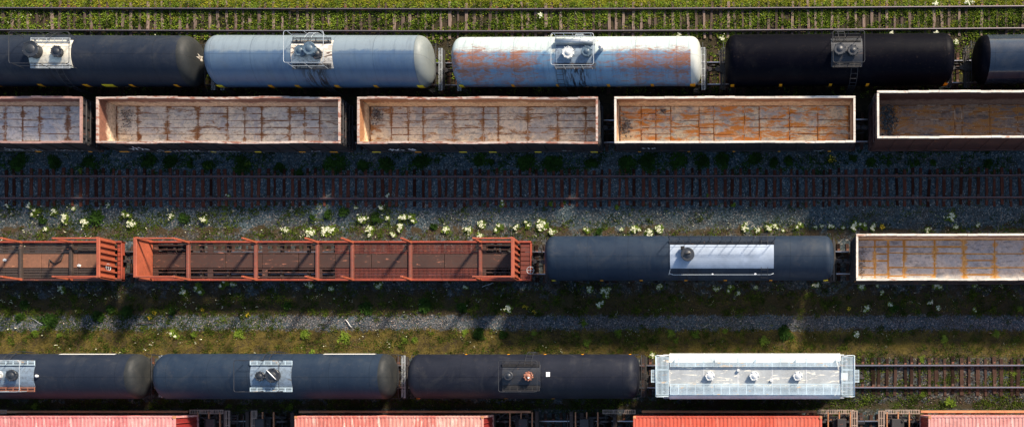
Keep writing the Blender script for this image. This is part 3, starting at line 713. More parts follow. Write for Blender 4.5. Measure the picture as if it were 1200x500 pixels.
# row three
c=X(808,2.6)
def plat6(th,R,zc):
    top=zc+R; x0,x1=off(785,c,4.1),off(907,c,4.1)
    saddle(th,R,zc,x0,x1,28,M['walk_w'],'walkway_plate',a_lo=33)
    dome(th,x0+1.15,.02,.44,top,top+.42,M['dome_d'],'manway',0)
    b=MB(); b.box(x0+.7,x0+.95,.33,.55,top+.1,top+.4,ch=.04); b.tube([(x0+.95,-.0,top+.5),(x0+1.35,.1,top+.5)],.04,6); b.build('manway_latch',M['black'],th)
    walk(th,x0-.05,x1+.05,.74,1.06,top-.18,M['saddle_d'])
    b=MB(); z=top+.85
    b.tube([(x0-.05,1.06,top-.3),(x0-.05,1.08,z-.1),(x0+.1,1.08,z),(x1-1.6,1.08,z),(x1-.1,1.08,z),(x1+.05,1.08,z-.1),(x1+.05,1.06,top-.3)],.025,6)
    b.tube([(x0,1.07,top+.3),(x1,1.07,top+.3)],.018,5)
    for k in range(1,10): x=x0+(x1-x0)*k/10+random.uniform(-.15,.15); b.tube([(x,1.08,z),(x,1.05,top-.3)],.022,5)
    b.build('handrail',M['handdark'],th)
    b=MB(); b.tube([(x0-.05,-1.12,top-.35),(x0+.2,-1.2,top-.4),(x1-.2,-1.2,top-.4),(x1,-1.12,top-.35)],.022,6); b.tube([(x0,-.85,top-.25),(x0-.1,-1.2,top-.4)],.02,5); b.build('grab_rail',M['hand'],th)
    side_ladder(th,R,zc,x1-.6,1,M['handdark']); side_ladder(th,R,zc,x1-.6,-1,M['handdark'])
    for px,py,rr in ((835,320,.06),(885,324,.08)):
        yy=-(R*.88); b=MB(); b.cyl(rr,0,.05,8,'z',(off(px,c,3.3),-1.15,zc+.98)); b.build('white_fitting',M['white'],th)
tank_car('slate grey tank wagon with a long white walkway along its top',c,'E',18.9,1.46,M['t_char2'],plat=plat6,
  strips=[(off(p,c,2.2),w,m) for p,w,m in ((650,.25,'yellow'),(706,.2,'orange'),(752,.2,'orange'),(804,.2,'orange'),(850,.2,'orange'),(903,.2,'orange'),(967,.3,'yellow'))],cross=False)
# row four
def plat8(th,R,zc):
    top=zc+R
    saddle(th,R,zc,-1.1,1.55,28,M['saddle_g'])
    for s in (-1,1): walk(th,-1.12,1.6,*sorted((s*.72,s*1.0)),top-.02,M['galv_w'])
    dome(th,-.35,0,.3,top,top+.3,M['dome_d'],'valve_housing',10); dome(th,.5,.05,.46,top,top+.42,M['dome_d'],'manway',6)
    b=MB(); b.tube([(.2,.38,top+.48),(.78,-.2,top+.48)],.03,6); b.build('manway_bar',M['white'],th)
    loop_rail(th,-1.65,1.2,-1.0,1.0,top+.95,top,M['handdark'],2)
    side_ladder(th,R,zc,-.2,1,M['handdark'])
def plat7(th,R,zc):
    top=zc+R
    saddle(th,R,zc,-1.4,1.35,28,M['saddle_g'])
    walk(th,-1.4,1.4,.7,1.0,top-.02,M['galv_w']); walk(th,-1.4,1.4,-1.0,-.7,top-.02,M['dome_r'])
    dome(th,-.9,.05,.36,top,top+.35,M['dome_p'],'valve_housing',10); dome(th,.1,.05,.36,top,top+.3,M['dome_d'],'manway',6)
    dome(th,1.6,0,.1,top-.05,top+.15,M['dome_p'],'vent_cap',0)
    loop_rail(th,-1.6,1.1,-1.0,1.0,top+.9,top,M['hand'],2)
    side_ladder(th,R,zc,-.6,1,M['handdark'])
c=-45.85
tank_car('charcoal tank wagon cut off by the lower left edge, above pink containers',c,'F',15.5,1.48,M['t_char'],headmat=M['h_olive'],plat=plat7,
  marks=[('white_panel',off(65,c,3.2),off(131,c,3.2),73,86,'whitebrt')],cross=True)
c=X(321.5,2.6)
tank_car('charcoal tank wagon with checkered hatch walkways below the dry grass strip',c+.2,'F',15.4,1.49,M['t_char2'],headmat=(M['t_char2'],M['h_olive']),plat=plat8,
  marks=[('white_panel',off(373,c,3.2),off(434,c,3.2),73,86,'whitebrt')],cross=True)
c=X(615.5,2.6)
def plat9(th,R,zc):
    top=zc+R
    saddle(th,R,zc,-1.2,1.25,30,M['saddle_d'])
    for s in (-1,1): walk(th,-1.2,1.2,*sorted((s*.62,s*.95)),top-.04,M['black'])
    dome(th,-.72,.02,.29,top,top+.4,M['dome_d'],'manway',0); dome(th,.55,0,.29,top,top+.35,M['dome_r'],'valve_housing',10)
    b=MB(); b.cyl(.06,0,.05,8,'z',(.58,-.1,top+.4)); b.build('valve_cap',M['white'],th)
    loop_rail(th,-1.25,1.2,-1.0,1.0,top+.8,top-.1,M['handdark'],2)
    side_ladder(th,R,zc,.45,1,M['handdark'])
    b=MB(); x=off(642,c,4); b.box(x-.12,x+.12,-.02,.27,zc+R-.01,zc+R+.03); b.build('white_label_plate',M['white'],th)
tank_car('dark charcoal tank wagon with a rusty round valve, left of the white hopper',c,'F',15.0,1.46,M['t_black'],plat=plat9,
  strips=[(off(493,c,2.2),.25,'orange'),(off(594,c),.2,'orange'),(off(649,c),.2,'orange')],
  marks=[('reflector_strip',off(p,c,3)-.08,off(p,c,3)+.08,77,84,'orange') for p in (545,595,638,682,738)],cross=False)

# ------------------------------------------------------------ open gondola wagons
def gondola(label,x0,x1,t,top,rim,floor_m,wall_m,side_m,hw=1.52,seed=0,cols=None,seam='seam',rows=6,strips=(),rim_w=.13):
    """x0,x1: outer ends in world metres at rim"""
    cx=(x0+x1)/2; half=(x1-x0)/2; y=ty(t,cx); ang=math.atan2(ty(t,cx+4)-ty(t,cx-4),8)
    th=thing('gondola_wagon',label,'gondola wagon',(cx,y,0),ang,'open gondola wagons')
    r=random.Random(seed); fz=1.15; w=rim_w
    # walls: inner faces slightly bowed between the posts
    nx=int(half*2/1.1)
    def wall(y0,s):
        b=MB(); nz=4
        n=nx*4; vs=[]
        for i in range(n+1):
            xx=-half+w+(2*half-2*w)*i/n
            for k in range(nz+1):
                z=fz-.03+(top-.1-fz+.03)*k/nz
                bow=.025*math.sin(PI*k/nz)*abs(math.sin(PI*i/4))+r.uniform(-.008,.008)
                vs.append((xx,s*(hw-.085+bow),z))
        fs=[]
        for i in range(n):
            for k in range(nz):
                a=i*(nz+1)+k; q=(a,a+1,a+nz+2,a+nz+1); fs.append(q if s<0 else q[::-1])
        b.add(vs,fs,0,True)
        o=len(b.v)
        b.box(-half+w,half-w,*sorted((s*(hw-.045),s*(hw-.03))),fz-.2,top-.1,1)
        return b
    for s in (1,-1): wall(0,s).build('side_wall',[wall_m,side_m],th)
    for s in (1,-1):
        b=MB(); n=8; vs=[]
        for i in range(n+1):
            yy=-(hw-.085)+2*(hw-.085)*i/n
            for k in range(4):
                z=fz-.03+(top-.1-fz+.03)*k/3; vs.append((s*(half-w+.02+.02*math.sin(PI*k/3)+r.uniform(-.01,.01)),yy,z))
        fs=[]
        for i in range(n):
            for k in range(3):
                a=i*4+k; q=(a,a+4,a+5,a+1); fs.append(q if s<0 else q[::-1])
        b.add(vs,fs,0,True)
        b.box(*sorted((s*(half-.06),s*(half-.04))),-(hw-.03),hw-.03,fz-.2,top-.1,1)
        b.build('end_wall',[wall_m,side_m],th)
        # end wall stiffeners
        b=MB()
        for z in (fz+.3,(fz+top)/2,top-.5): b.box(*sorted((s*(half-.04),s*(half+.06))),-(hw-.1),hw-.1,z,z+.12,ch=.03)
        for yy in (-1.1,-.4,.4,1.1): b.box(*sorted((s*(half-.04),s*(half+.035))),yy-.05,yy+.05,fz-.1,top-.12)
        b.build('end_stiffener',side_m,th)
        b=MB()
        ladder(b,0,.4,[(0,1.0),(0,top-.25)],.35,.016); o=b.build('end_ladder',M['handdark'],th,(s*(half+.1),s*(hw-.35)*-1,0)); o.rotation_euler=(0,0,0); 
        o.rotation_euler[2]=PI/2
    # top chord, one piece per side
    for s in (1,-1):
        b=MB(); n=24
        for i in range(n):
            xa=-half+2*half*i/n; xb=-half+2*half*(i+1)/n
            dz=r.uniform(-.02,.015); dy=(.03 if seed<4 else .012)*math.sin(i*.55+seed*2+s)+r.uniform(-.012,.012)
            y0,y1=sorted((s*(hw-w)+dy,s*hw+dy)); b.box(xa,xb,y0,y1,top-.13,top+dz)
        b.build('top_rim',rim,th)
        b=MB(); n=5
        for i in range(n):
            ya=-(hw-w-.02)+2*(hw-w-.02)*i/n; yb=ya+2*(hw-w-.02)/n
            xx=sorted((s*(half-w),s*(half+.005))); b.box(xx[0],xx[1],ya,yb,top-.13,top-.015+r.uniform(-.008,.008))
        b.build('top_rim',rim,th)
    # floor: base sheet plus raised plates with rusty seams showing between them
    b=MB(); b.box(-half+w,half-w,-(hw-.085),hw-.085,fz-.12,fz-.012)
    b.build('floor_base',M[seam],th)
    inner=2*half-2*w-.1; x=-half+w+.05; iw=2*(hw-.11)
    if cols is None:
        cols=[1.4]; 
        while sum(cols)<inner-2.0: cols.append(r.choice((1.0,1.9,2.0,2.05,1.15)))
        cols.append(inner-sum(cols))
    else:
        cols=[c*inner/sum(cols) for c in cols]
    cache={}
    for ci,cw in enumerate(cols):
        y0=-iw/2
        rh=[iw/rows]*rows
        if 0<ci<len(cols)-1 and r.random()<.5: rh=[iw/rows*f for f in (.8,1.25,.9,1.2,.85,1.0)][:rows]; q=iw/sum(rh); rh=[a*q for a in rh]
        q=[]; 
        for h in rh:
            if q and r.random()<.28 and q[-1]<iw/rows*1.5: q[-1]+=h
            else: q.append(h)
        rh=q
        for h in rh:
            key=(round(cw,2),round(h,2),r.randrange(3))
            if key not in cache:
                g=(.012,.022,.035)[key[2]]+(.02 if seam=='seam_o' else 0); m=MB(); m.box(-key[0]/2+g,key[0]/2-g,-key[1]/2+g,key[1]/2-g,-.03,0,ch=.012); cache[key]=m.mesh('floor_plate',floor_m)
            link('floor_plate',cache[key],th,(x+cw/2,y0+h/2,fz+r.uniform(-.008,.008)),(r.gauss(0,.006),r.gauss(0,.003),r.gauss(0,.004)))
            y0+=h
        x+=cw
    # fillet of packed dirt along the wall foot
    # outside posts and side sill
    nposts=int(2*half/1.15)
    pm=MB(); pm.add([(-.09,0,fz-.2),(.09,0,fz-.2),(.05,-.07,fz-.2),(-.05,-.07,fz-.2),(-.09,0,top-.13),(.09,0,top-.13),(.05,-.07,top-.13),(-.05,-.07,top-.13)],[(3,2,6,7),(0,3,7,4),(2,1,5,6),(4,7,6,5),(0,1,2,3)])
    pme=pm.mesh('side_post',side_m)
    for i in range(nposts+1):
        xx=-half+.15+(2*half-.3)*i/nposts
        for s in (1,-1): link('side_post',pme,th,(xx,s*(hw-.028),0),(0,0,0 if s<0 else PI))
    b=MB()
    for s in (1,-1): b.box(-half,half,*sorted((s*(hw-.1),s*(hw+.03))),fz-.42,fz-.2,ch=.02)
    b.box(-half-.1,half+.1,-.28,.28,.72,1.02)
    for i in range(8): xx=-half+.6+(2*half-1.2)*i/7; b.box(xx-.06,xx+.06,-hw+.1,hw-.1,fz-.36,fz-.13)
    for s in (1,-1): b.box(*sorted((s*half,s*(half+.1))),-hw+.05,hw-.05,.75,1.1)
    b.build('underframe',side_m,th)
    running_gear(th,half+.2,half-2.0)
    for px,ln,mt in strips:
        b=MB(); b.box(X(px,1.0)-cx-ln/2,X(px,1.0)-cx+ln/2,-hw-.034-.02,-hw-.032,fz-.4,fz-.22); b.build('reflector_strip',M[mt],th)
    return th
def seam_mat(nm='worn_floor_seam',tan=(.62,.50,.36),r0=(.12,.045,.02),r1=(.34,.15,.06)):
    t=NT(nm); c=t.coord('World'); n=t.noise(c,1.3,6,.75,.6); n2=t.noise(c,6,4,.7)
    k=t.mix(t.ramp(n,[(.42,0),(.50,1)]),tan,t.mix(n2,r0,r1))
    return t.done(k,.85,0,.1)
M['seam']=seam_mat(); M['seam_o']=seam_mat('orange_floor_seam',(.85,.50,.16),(.40,.17,.04),(.75,.38,.08))
FA=gondola_floor('grey_blue_worn_floor',(.50,.54,.56),(.92,.83,.66),(.16,.065,.03),(.44,.20,.08),-.035,1)
FB=gondola_floor('grey_tan_worn_floor',(.56,.52,.47),(.95,.82,.58),(.15,.06,.025),(.52,.25,.08),.005,2)
FC=gondola_floor('brown_grey_worn_floor',(.50,.47,.42),(.92,.76,.52),(.20,.085,.035),(.60,.29,.08),.015,3)
FD=gondola_floor('orange_rust_floor',(.46,.46,.44),(.96,.74,.44),(.55,.17,.02),(1.0,.38,.035),.07,4)
FE=gondola_floor('dull_orange_floor',(.14,.135,.14),(.38,.25,.15),(.34,.13,.025),(.60,.28,.06),.06,5)
FF=gondola_floor('pale_grey_floor',(.40,.42,.44),(.64,.58,.50),(.55,.26,.06),(.85,.46,.12),-.075,6)
WA=gondola_wall('stained_maroon_wall',(.17,.06,.042),(.58,.47,.35),1.15,2.8)
WB=gondola_wall('brown_dusty_wall',(.20,.085,.055),(.68,.54,.39),1.15,2.8)
WC=gondola_wall('orange_brown_wall',(.32,.15,.07),(.70,.53,.34),1.15,2.9)
WD=gondola_wall('deep_maroon_wall',(.075,.03,.024),(.26,.21,.17),1.15,3.3)
z3=3.0
gondola('worn gondola wagon cut off by the left edge beside the charcoal tank wagon',X(95.5,z3)-15.9,X(95.5,z3),'C',z3,M['rim_r'],FA,WA,M['gout'],seed=1,
  strips=[(43,.35,'orange'),(106-2,.2,'orange')])
gondola('gondola wagon with orange-stained left end wall and grey floor with brown lines',X(112.5,z3),X(398.5,z3),'C',z3,M['rim_w'],FB,WB,M['gout'],seed=2,
  strips=[(p,l,m) for p,l,m in ((144,.6,'orange'),(195,.4,'orange'),(249,.3,'yellow'),(301,.4,'yellow'),(353,.4,'orange'),(390,.5,'orange'))])
gondola('grey brown gondola wagon in the middle of the upper gondola row',X(418.5,z3),X(700.5,z3),'C',z3,M['rim_w'],FC,WC,M['gout'],seed=3,
  strips=[(p,l,m) for p,l,m in ((440,.55,'yellow'),(489,.4,'orange'),(542,.5,'yellow'),(577,.5,'yellow'),(630,.45,'yellow'),(696,.5,'yellow'))])
gondola('gondola wagon with bright orange rust patches over its floor',X(720,z3),X(1002.5,z3),'C',z3,M['rim_p'],FD,WC,M['gout'],seed=4,
  strips=[(p,l,m) for p,l,m in ((749,.2,'orange'),(807,.15,'orange'),(860,.15,'orange'),(913,.15,'orange'),(972,.2,'orange'))])
z5=4.05
gondola('tall deep gondola wagon with dull orange floor at the right edge, upper row',X(1028,z5),X(1028,z5)+16,'C',z5,M['rim_p'],FE,WD,M['goutb'],hw=1.53,seed=5,cols=[1.4,4.2,.5,1.9,1.9,2,2,2])
gondola('pale grey gondola wagon with straight orange seams right of the slate tank wagon',X(1003.5,z3),X(1003.5,z3)+15.9,'E',z3,M['rim_p'],FF,WB,M['gout'],seed=6,seam='seam_o',cols=[1.3,.9,1.05,2.05,1.95,2.05,2.1,2,2])

# graffiti / worn white lettering on the lower outside flanks
def graffiti(th_name_x,t,spans,hw,seed,mats,z0=1.25,z1=2.3,x_list=None):
    pass

def scrawl(label,x0px,x1px,yw,z0,z1,mat,seed,parent):
    r=random.Random(seed); b=MB(); xa,xb=X(x0px,1.8),X(x1px,1.8); n=max(3,int((xb-xa)/.28)); w=parent.location.x
    for i in range(n):
        x=xa+(xb-xa)*(i+.5)/n-w; h=r.uniform(.3,1)*(z1-z0)
        pts=[(x+r.uniform(-.12,.12),z0+h*k/4) for k in range(5)]
        for k in range(4):
            (p,q),(p2,q2)=pts[k],pts[k+1]; d=.045
            b.add([(p-d,yw,q),(p+d,yw,q),(p2+d,yw,q2),(p2-d,yw,q2)],[(0,1,2,3)])
        if r.random()<.5: b.add([(x-.13,yw-.002,z0+h*.5),(x+.13,yw-.002,z0+h*.5),(x+.13,yw-.002,z0+h*.5+.08),(x-.13,yw-.002,z0+h*.5+.08)],[(0,1,2,3)])
    b.build('graffiti',mat,parent)
gs=[o for o in col.objects if o.name.startswith('gondola_wagon')]
scrawl('',0,45,-1.61,1.2,2.2,M['galv'],1,gs[0]); scrawl('',60,92,-1.61,1.2,1.7,M['galv'],2,gs[0])
scrawl('',152,174,-1.61,1.5,2.5,M['white'],3,gs[1]); scrawl('',178,232,-1.61,1.0,1.8,M['galv'],4,gs[1]); scrawl('',236,276,-1.61,1.0,1.5,M['galv'],41,gs[1]); scrawl('',360,372,-1.61,1.1,1.5,M['galv'],42,gs[1])
scrawl('',454,474,-1.61,1.4,2.1,M['white'],5,gs[2]); scrawl('',480,486,-1.61,1.4,2.1,M['white'],6,gs[2]); scrawl('',658,668,-1.61,1.3,1.7,M['galv'],7,gs[2])
scrawl('',752,769,-1.61,1.8,2.4,M['white'],8,gs[3]); scrawl('',955,966,-1.61,1.0,1.5,M['galv'],9,gs[3])

def heap(label,px,py,z,rx,ry,n,mat,seed,smin=.03,smax=.09):
    r=np.random.default_rng(seed); cx,cy=X(px,z),Y(py,z)
    p=r.normal(0,.5,(n,2))*np.array([rx,ry]); sz=r.uniform(smin,smax,n)
    V=OCT[None]*r.uniform(.6,1.25,(n,6,1))*sz[:,None,None]; V+=r.normal(0,.15,V.shape)*sz[:,None,None]
    d=np.exp(-((p[:,0]/rx)**2+(p[:,1]/ry)**2)*2)*.12*r.uniform(0,1,n)
    V[...,0]+=p[:,:1]; V[...,1]+=p[:,1:]; V[...,2]+=(sz*.6+d)[:,None]
    F=(OF[None]+6*np.arange(n)[:,None,None]).reshape(-1,3)
    o=np_mesh('rubble_heap',V.reshape(-1,3),F,mat); o.location=(cx,cy,z); tag(o,label,'rubble',kind='stuff')
heap('pale rubble strewn at the left end of the gondola floor with brown lines',150,138,1.16,.5,1.1,130,M['rubble'],1,.02,.06)
heap('white and grey rubble heap at the left end of the middle gondola',442,135,1.16,.35,.5,90,M['rubble'],2)
heap('small white stone heap at the left end of the orange floored gondola',733,149,1.16,.35,.5,90,M['rubble'],3)
heap('dark gravel with pale chips in the left end of the tall gondola',1041,141,1.16,.55,1.3,420,M['stone'],4,.03,.07)
heap('scatter of small stones at the left end of the pale grey gondola',1010,308,1.16,.3,1.1,120,M['rubble'],5,.02,.05)
heap('few white crumbs against the upper edge of the orange gondola floor',777,131,1.16,.3,.15,30,M['rubble'],6,.02,.06)

# ------------------------------------------------------------ red bulkhead flat wagons
def flat_wagon(label,xl,xr,bl,br,stakes,raised,yc,hw,fz,top,variant,brake=None):
    """world x: deck ends xl,xr; bulkheads bl,br; stakes at list of x; raised: spans with a top rail"""
    cx=(xl+xr)/2
    th=thing('flat_wagon',label,'flat wagon',(cx,yc,0),0,'red bulkhead flat wagons')
    L=lambda x:x-cx
    r=random.Random(int(abs(cx)*10))
    # side sills with joints
    for s in (1,-1):
        b=MB(); n=int((xr-xl)/1.15)
        for i in range(n):
            xa=L(xl+(xr-xl)*i/n); xb=L(xl+(xr-xl)*(i+1)/n)
            b.box(xa+.015,xb-.015,*sorted((s*(hw-.12),s*hw)),fz-.35,fz+.10,ch=.012)
        b.box(L(xl),L(xr),*sorted((s*(hw-.11),s*(hw-.02))),fz-.36,fz+.08)
        b.build('side_sill',M['red'] if (variant==2 or s>0) else M['goutb'],th)
    # centre deck plates
    n=int((br-bl)/2.4)
    for i in range(n):
        xa=L(bl+(br-bl)*i/n); xb=L(bl+(br-bl)*(i+1)/n)
        b=MB(); b.box(xa+.02,xb-.02,-.46,.46,fz-.06,fz+.012,ch=.01); b.build('deck_plate',M['decktan'] if variant==1 else M['deck'],th)
    # side boards / gratings
    if variant==1:
        for s in (1,-1):
            for k in range(4):
                y0=.48+k*(hw-.14-.48)/4; y1=y0+(hw-.14-.48)/4-.035
                for i in range(n):
                    xa=L(bl+(br-bl)*i/n); xb=L(bl+(br-bl)*(i+1)/n)
                    b=MB(); b.box(xa+.015,xb-.015,*sorted((s*y0,s*y1)),fz-.07,fz-.02+r.uniform(-.015,.015),ch=.01); b.build('deck_board',M['deckdark'],th)
    else:
        for s in (1,-1):
            for i in range(n*2):
                xa=L(bl+(br-bl)*i/(n*2)); xb=L(bl+(br-bl)*(i+1)/(n*2))
                solid = X(372,fz)-cx<xa<X(555,fz)-cx
                b=MB(); y0,y1=sorted((s*.48,s*(hw-.14)))
                if solid:
                    # pierced zig-zag planking
                    m=7; w=(y1-y0)/m
                    for k in range(m):
                        b.box(xa+.01,xb-.01,y0+k*w+.012,y0+(k+1)*w-.022,fz-.06,fz-.01)
                        for q in range(4): xx=xa+(xb-xa)*(q+.5)/4; b.box(xx-.05,xx+.05,y0+k*w+.02,y0+(k+1)*w-.03,fz-.012,fz+.012)
                else:
                    b.box(xa+.01,xb-.01,*sorted((s*.50,s*.58)),fz-.06,fz-.01); b.box(xa+.01,xb-.01,*sorted((s*.72,s*.80)),fz-.06,fz-.01)
                    if i%3==0: b.box(xa,xa+.35,y0,y1,fz-.08,fz-.02)
                    b.box(xa+.01,xb-.01,*sorted((s*(hw-.3),s*(hw-.2))),fz-.06,fz-.0)
                b.build('deck_grating',M['mesh_red'] if solid else M['deck'],th)
    # under frame
    b=MB(); b.box(L(xl),L(xr),-.4,.4,fz-.5,fz-.09)
    for i in range(int((xr-xl)/1.8)): xx=L(xl+.5+1.8*i); b.box(xx-.07,xx+.07,-hw+.12,hw-.12,fz-.4,fz-.1)
    b.build('underframe',M['deckdark'],th)
    # stakes and cross beams
    for x in stakes:
        xx=L(x)
        b=MB(); b.box(xx-.09,xx+.09,-hw+.1,hw-.1,fz+.0,fz+.16,ch=.03); b.box(xx-.13,xx+.13,-hw+.1,hw-.1,fz-.02,fz+.03)
        b.build('cross_beam',M['beam'] if variant==2 else M['deckdark'],th)
        for s in (1,-1):
            b=MB(); y0,y1=sorted((s*(hw-.14),s*(hw-.02))); b.box(xx-.085,xx+.085,y0,y1,fz+.03,top,ch=.02); b.box(xx-.14,xx+.14,y0-.02,y1+.02,fz+.1,fz+.25)
            b.build('stake',M['redor'],th)
    for xa,xb in raised:
        for s in (1,-1):
            b=MB(); y0,y1=sorted((s*(hw-.13),s*(hw-.03))); b.box(L(xa),L(xb),y0,y1,top-.12,top+.01,ch=.015); b.build('top_rail',M['redor'],th)
            b=MB(); b.box(L(xa),L(xb),*sorted((s*(hw-.17),s*(hw-.10))),fz+.35,fz+.5,ch=.01); b.build('side_board',M['red'],th)
    # bulkheads
    for x,s in ((bl,1),(br,-1)):
        if x is None: continue
        xx=L(x); b=MB()
        b.box(*sorted((xx,xx-s*.05)),-hw+.05,hw-.05,fz,top-.05)
        b.box(*sorted((xx+s*.02,xx-s*.2)),-hw+.02,hw-.02,top-.1,top,ch=.02)
        for k in range(7):
            yy=-hw+.15+(2*hw-.3)*k/6; b.box(*sorted((xx-s*.05,xx-s*.17)),yy-.05,yy+.05,fz-.1,top-.1,ch=.015)
        for yy in (-hw+.06,hw-.06): b.box(xx-.07,xx+.1,yy-.07,yy+.07,fz,top-.02,ch=.015)
        b.build('bulkhead',M['redor'],th)
    # end platforms
    for xa,xb in ((xl,bl-.2),(br+.2,xr)):
        if xb-xa<.15: continue
        n=8
        for k in range(n):
            y0=-hw+.12+(2*hw-.24)*k/n
            b=MB(); b.box(L(xa)+.02,L(xb)-.08,y0+.015,y0+(2*hw-.24)/n-.025,fz-.05,fz+.0,ch=.01); b.build('platform_board',M['mesh_red'] if variant==2 else M['red'],th)
        b=MB(); e=L(xa) if xa==xl else L(xb); b.box(e-.07,e+.0,-hw,hw,fz-.3,fz+.05,ch=.015) if xa!=xl else b.box(e,e+.07,-hw,hw,fz-.3,fz+.05,ch=.015)
        b.build('end_sill',M['red'],th)
    running_gear(th,(xr-xl)/2+.05,(xr-xl)/2-1.9)
    if brake: brake_wheel(th,(L(brake[0]),brake[1]-yc,brake[2]),M['galv'],'z' if variant==2 else 'x',.24)
    return th
fz=1.2; top=3.0
sx=lambda p:X(p,fz)
flat_wagon('long rust red bulkhead flat wagon with seven bays and a white brake wheel',sx(179)-.9,sx(622.5),sx(179),X(599,top)+0,[sx(p) for p in (221,300,372,413,481,563)],
  [(sx(179),sx(221)),(sx(563),X(599,top))],TR['E'][0]+0,1.33,fz,top,2,brake=(X(621.5,1.6),Y(316.5,1.6),1.62))
flat_wagon('shorter red flat wagon with a tan centre deck at the left edge',-54.5,sx(143),-53.4,X(113,top),[sx(p) for p in (-60,25,84)],
  [(X(64,top),X(113,top))],TR['E'][0]+.0,1.33,fz,top,1,brake=(X(127,2.0),Y(313,2.0),2.0))
b=MB(); b.tube([(0,0,0),(.4,-.3,.03),(.8,-.05,.02),(.95,.35,.05)],.035,6); b.tube([(0,0,0),(.0,-.4,.03)],.03,6)
o=b.build('chain',M['deckdark']); o.location=(X(58,1.24),Y(304,1.24),1.25); tag(o,'dark bent chain lying on the tan centre deck of the left flat wagon','chain')
for (px,py,lb) in ((6,304.5,'white crumb of paper lying leftmost on the tan flat wagon deck'),(93,311,'white crumb of paper near the bulkhead of the tan flat wagon deck')):
    b=MB(); b.add([(-.12,-.06,.02),(.1,-.09,.04),(.14,.05,.02),(-.02,.1,.05),(-.13,.04,.02)],[(0,1,2,3,4)]); b.add([(-.12,-.06,.0),(.1,-.09,.0),(.14,.05,.0),(-.02,.1,.0),(-.13,.04,.0)],[(4,3,2,1,0)])
    o=b.build('paper_scrap',M['whitebrt']); o.location=(X(px,1.2),Y(py,1.2),1.22); tag(o,lb,'litter')

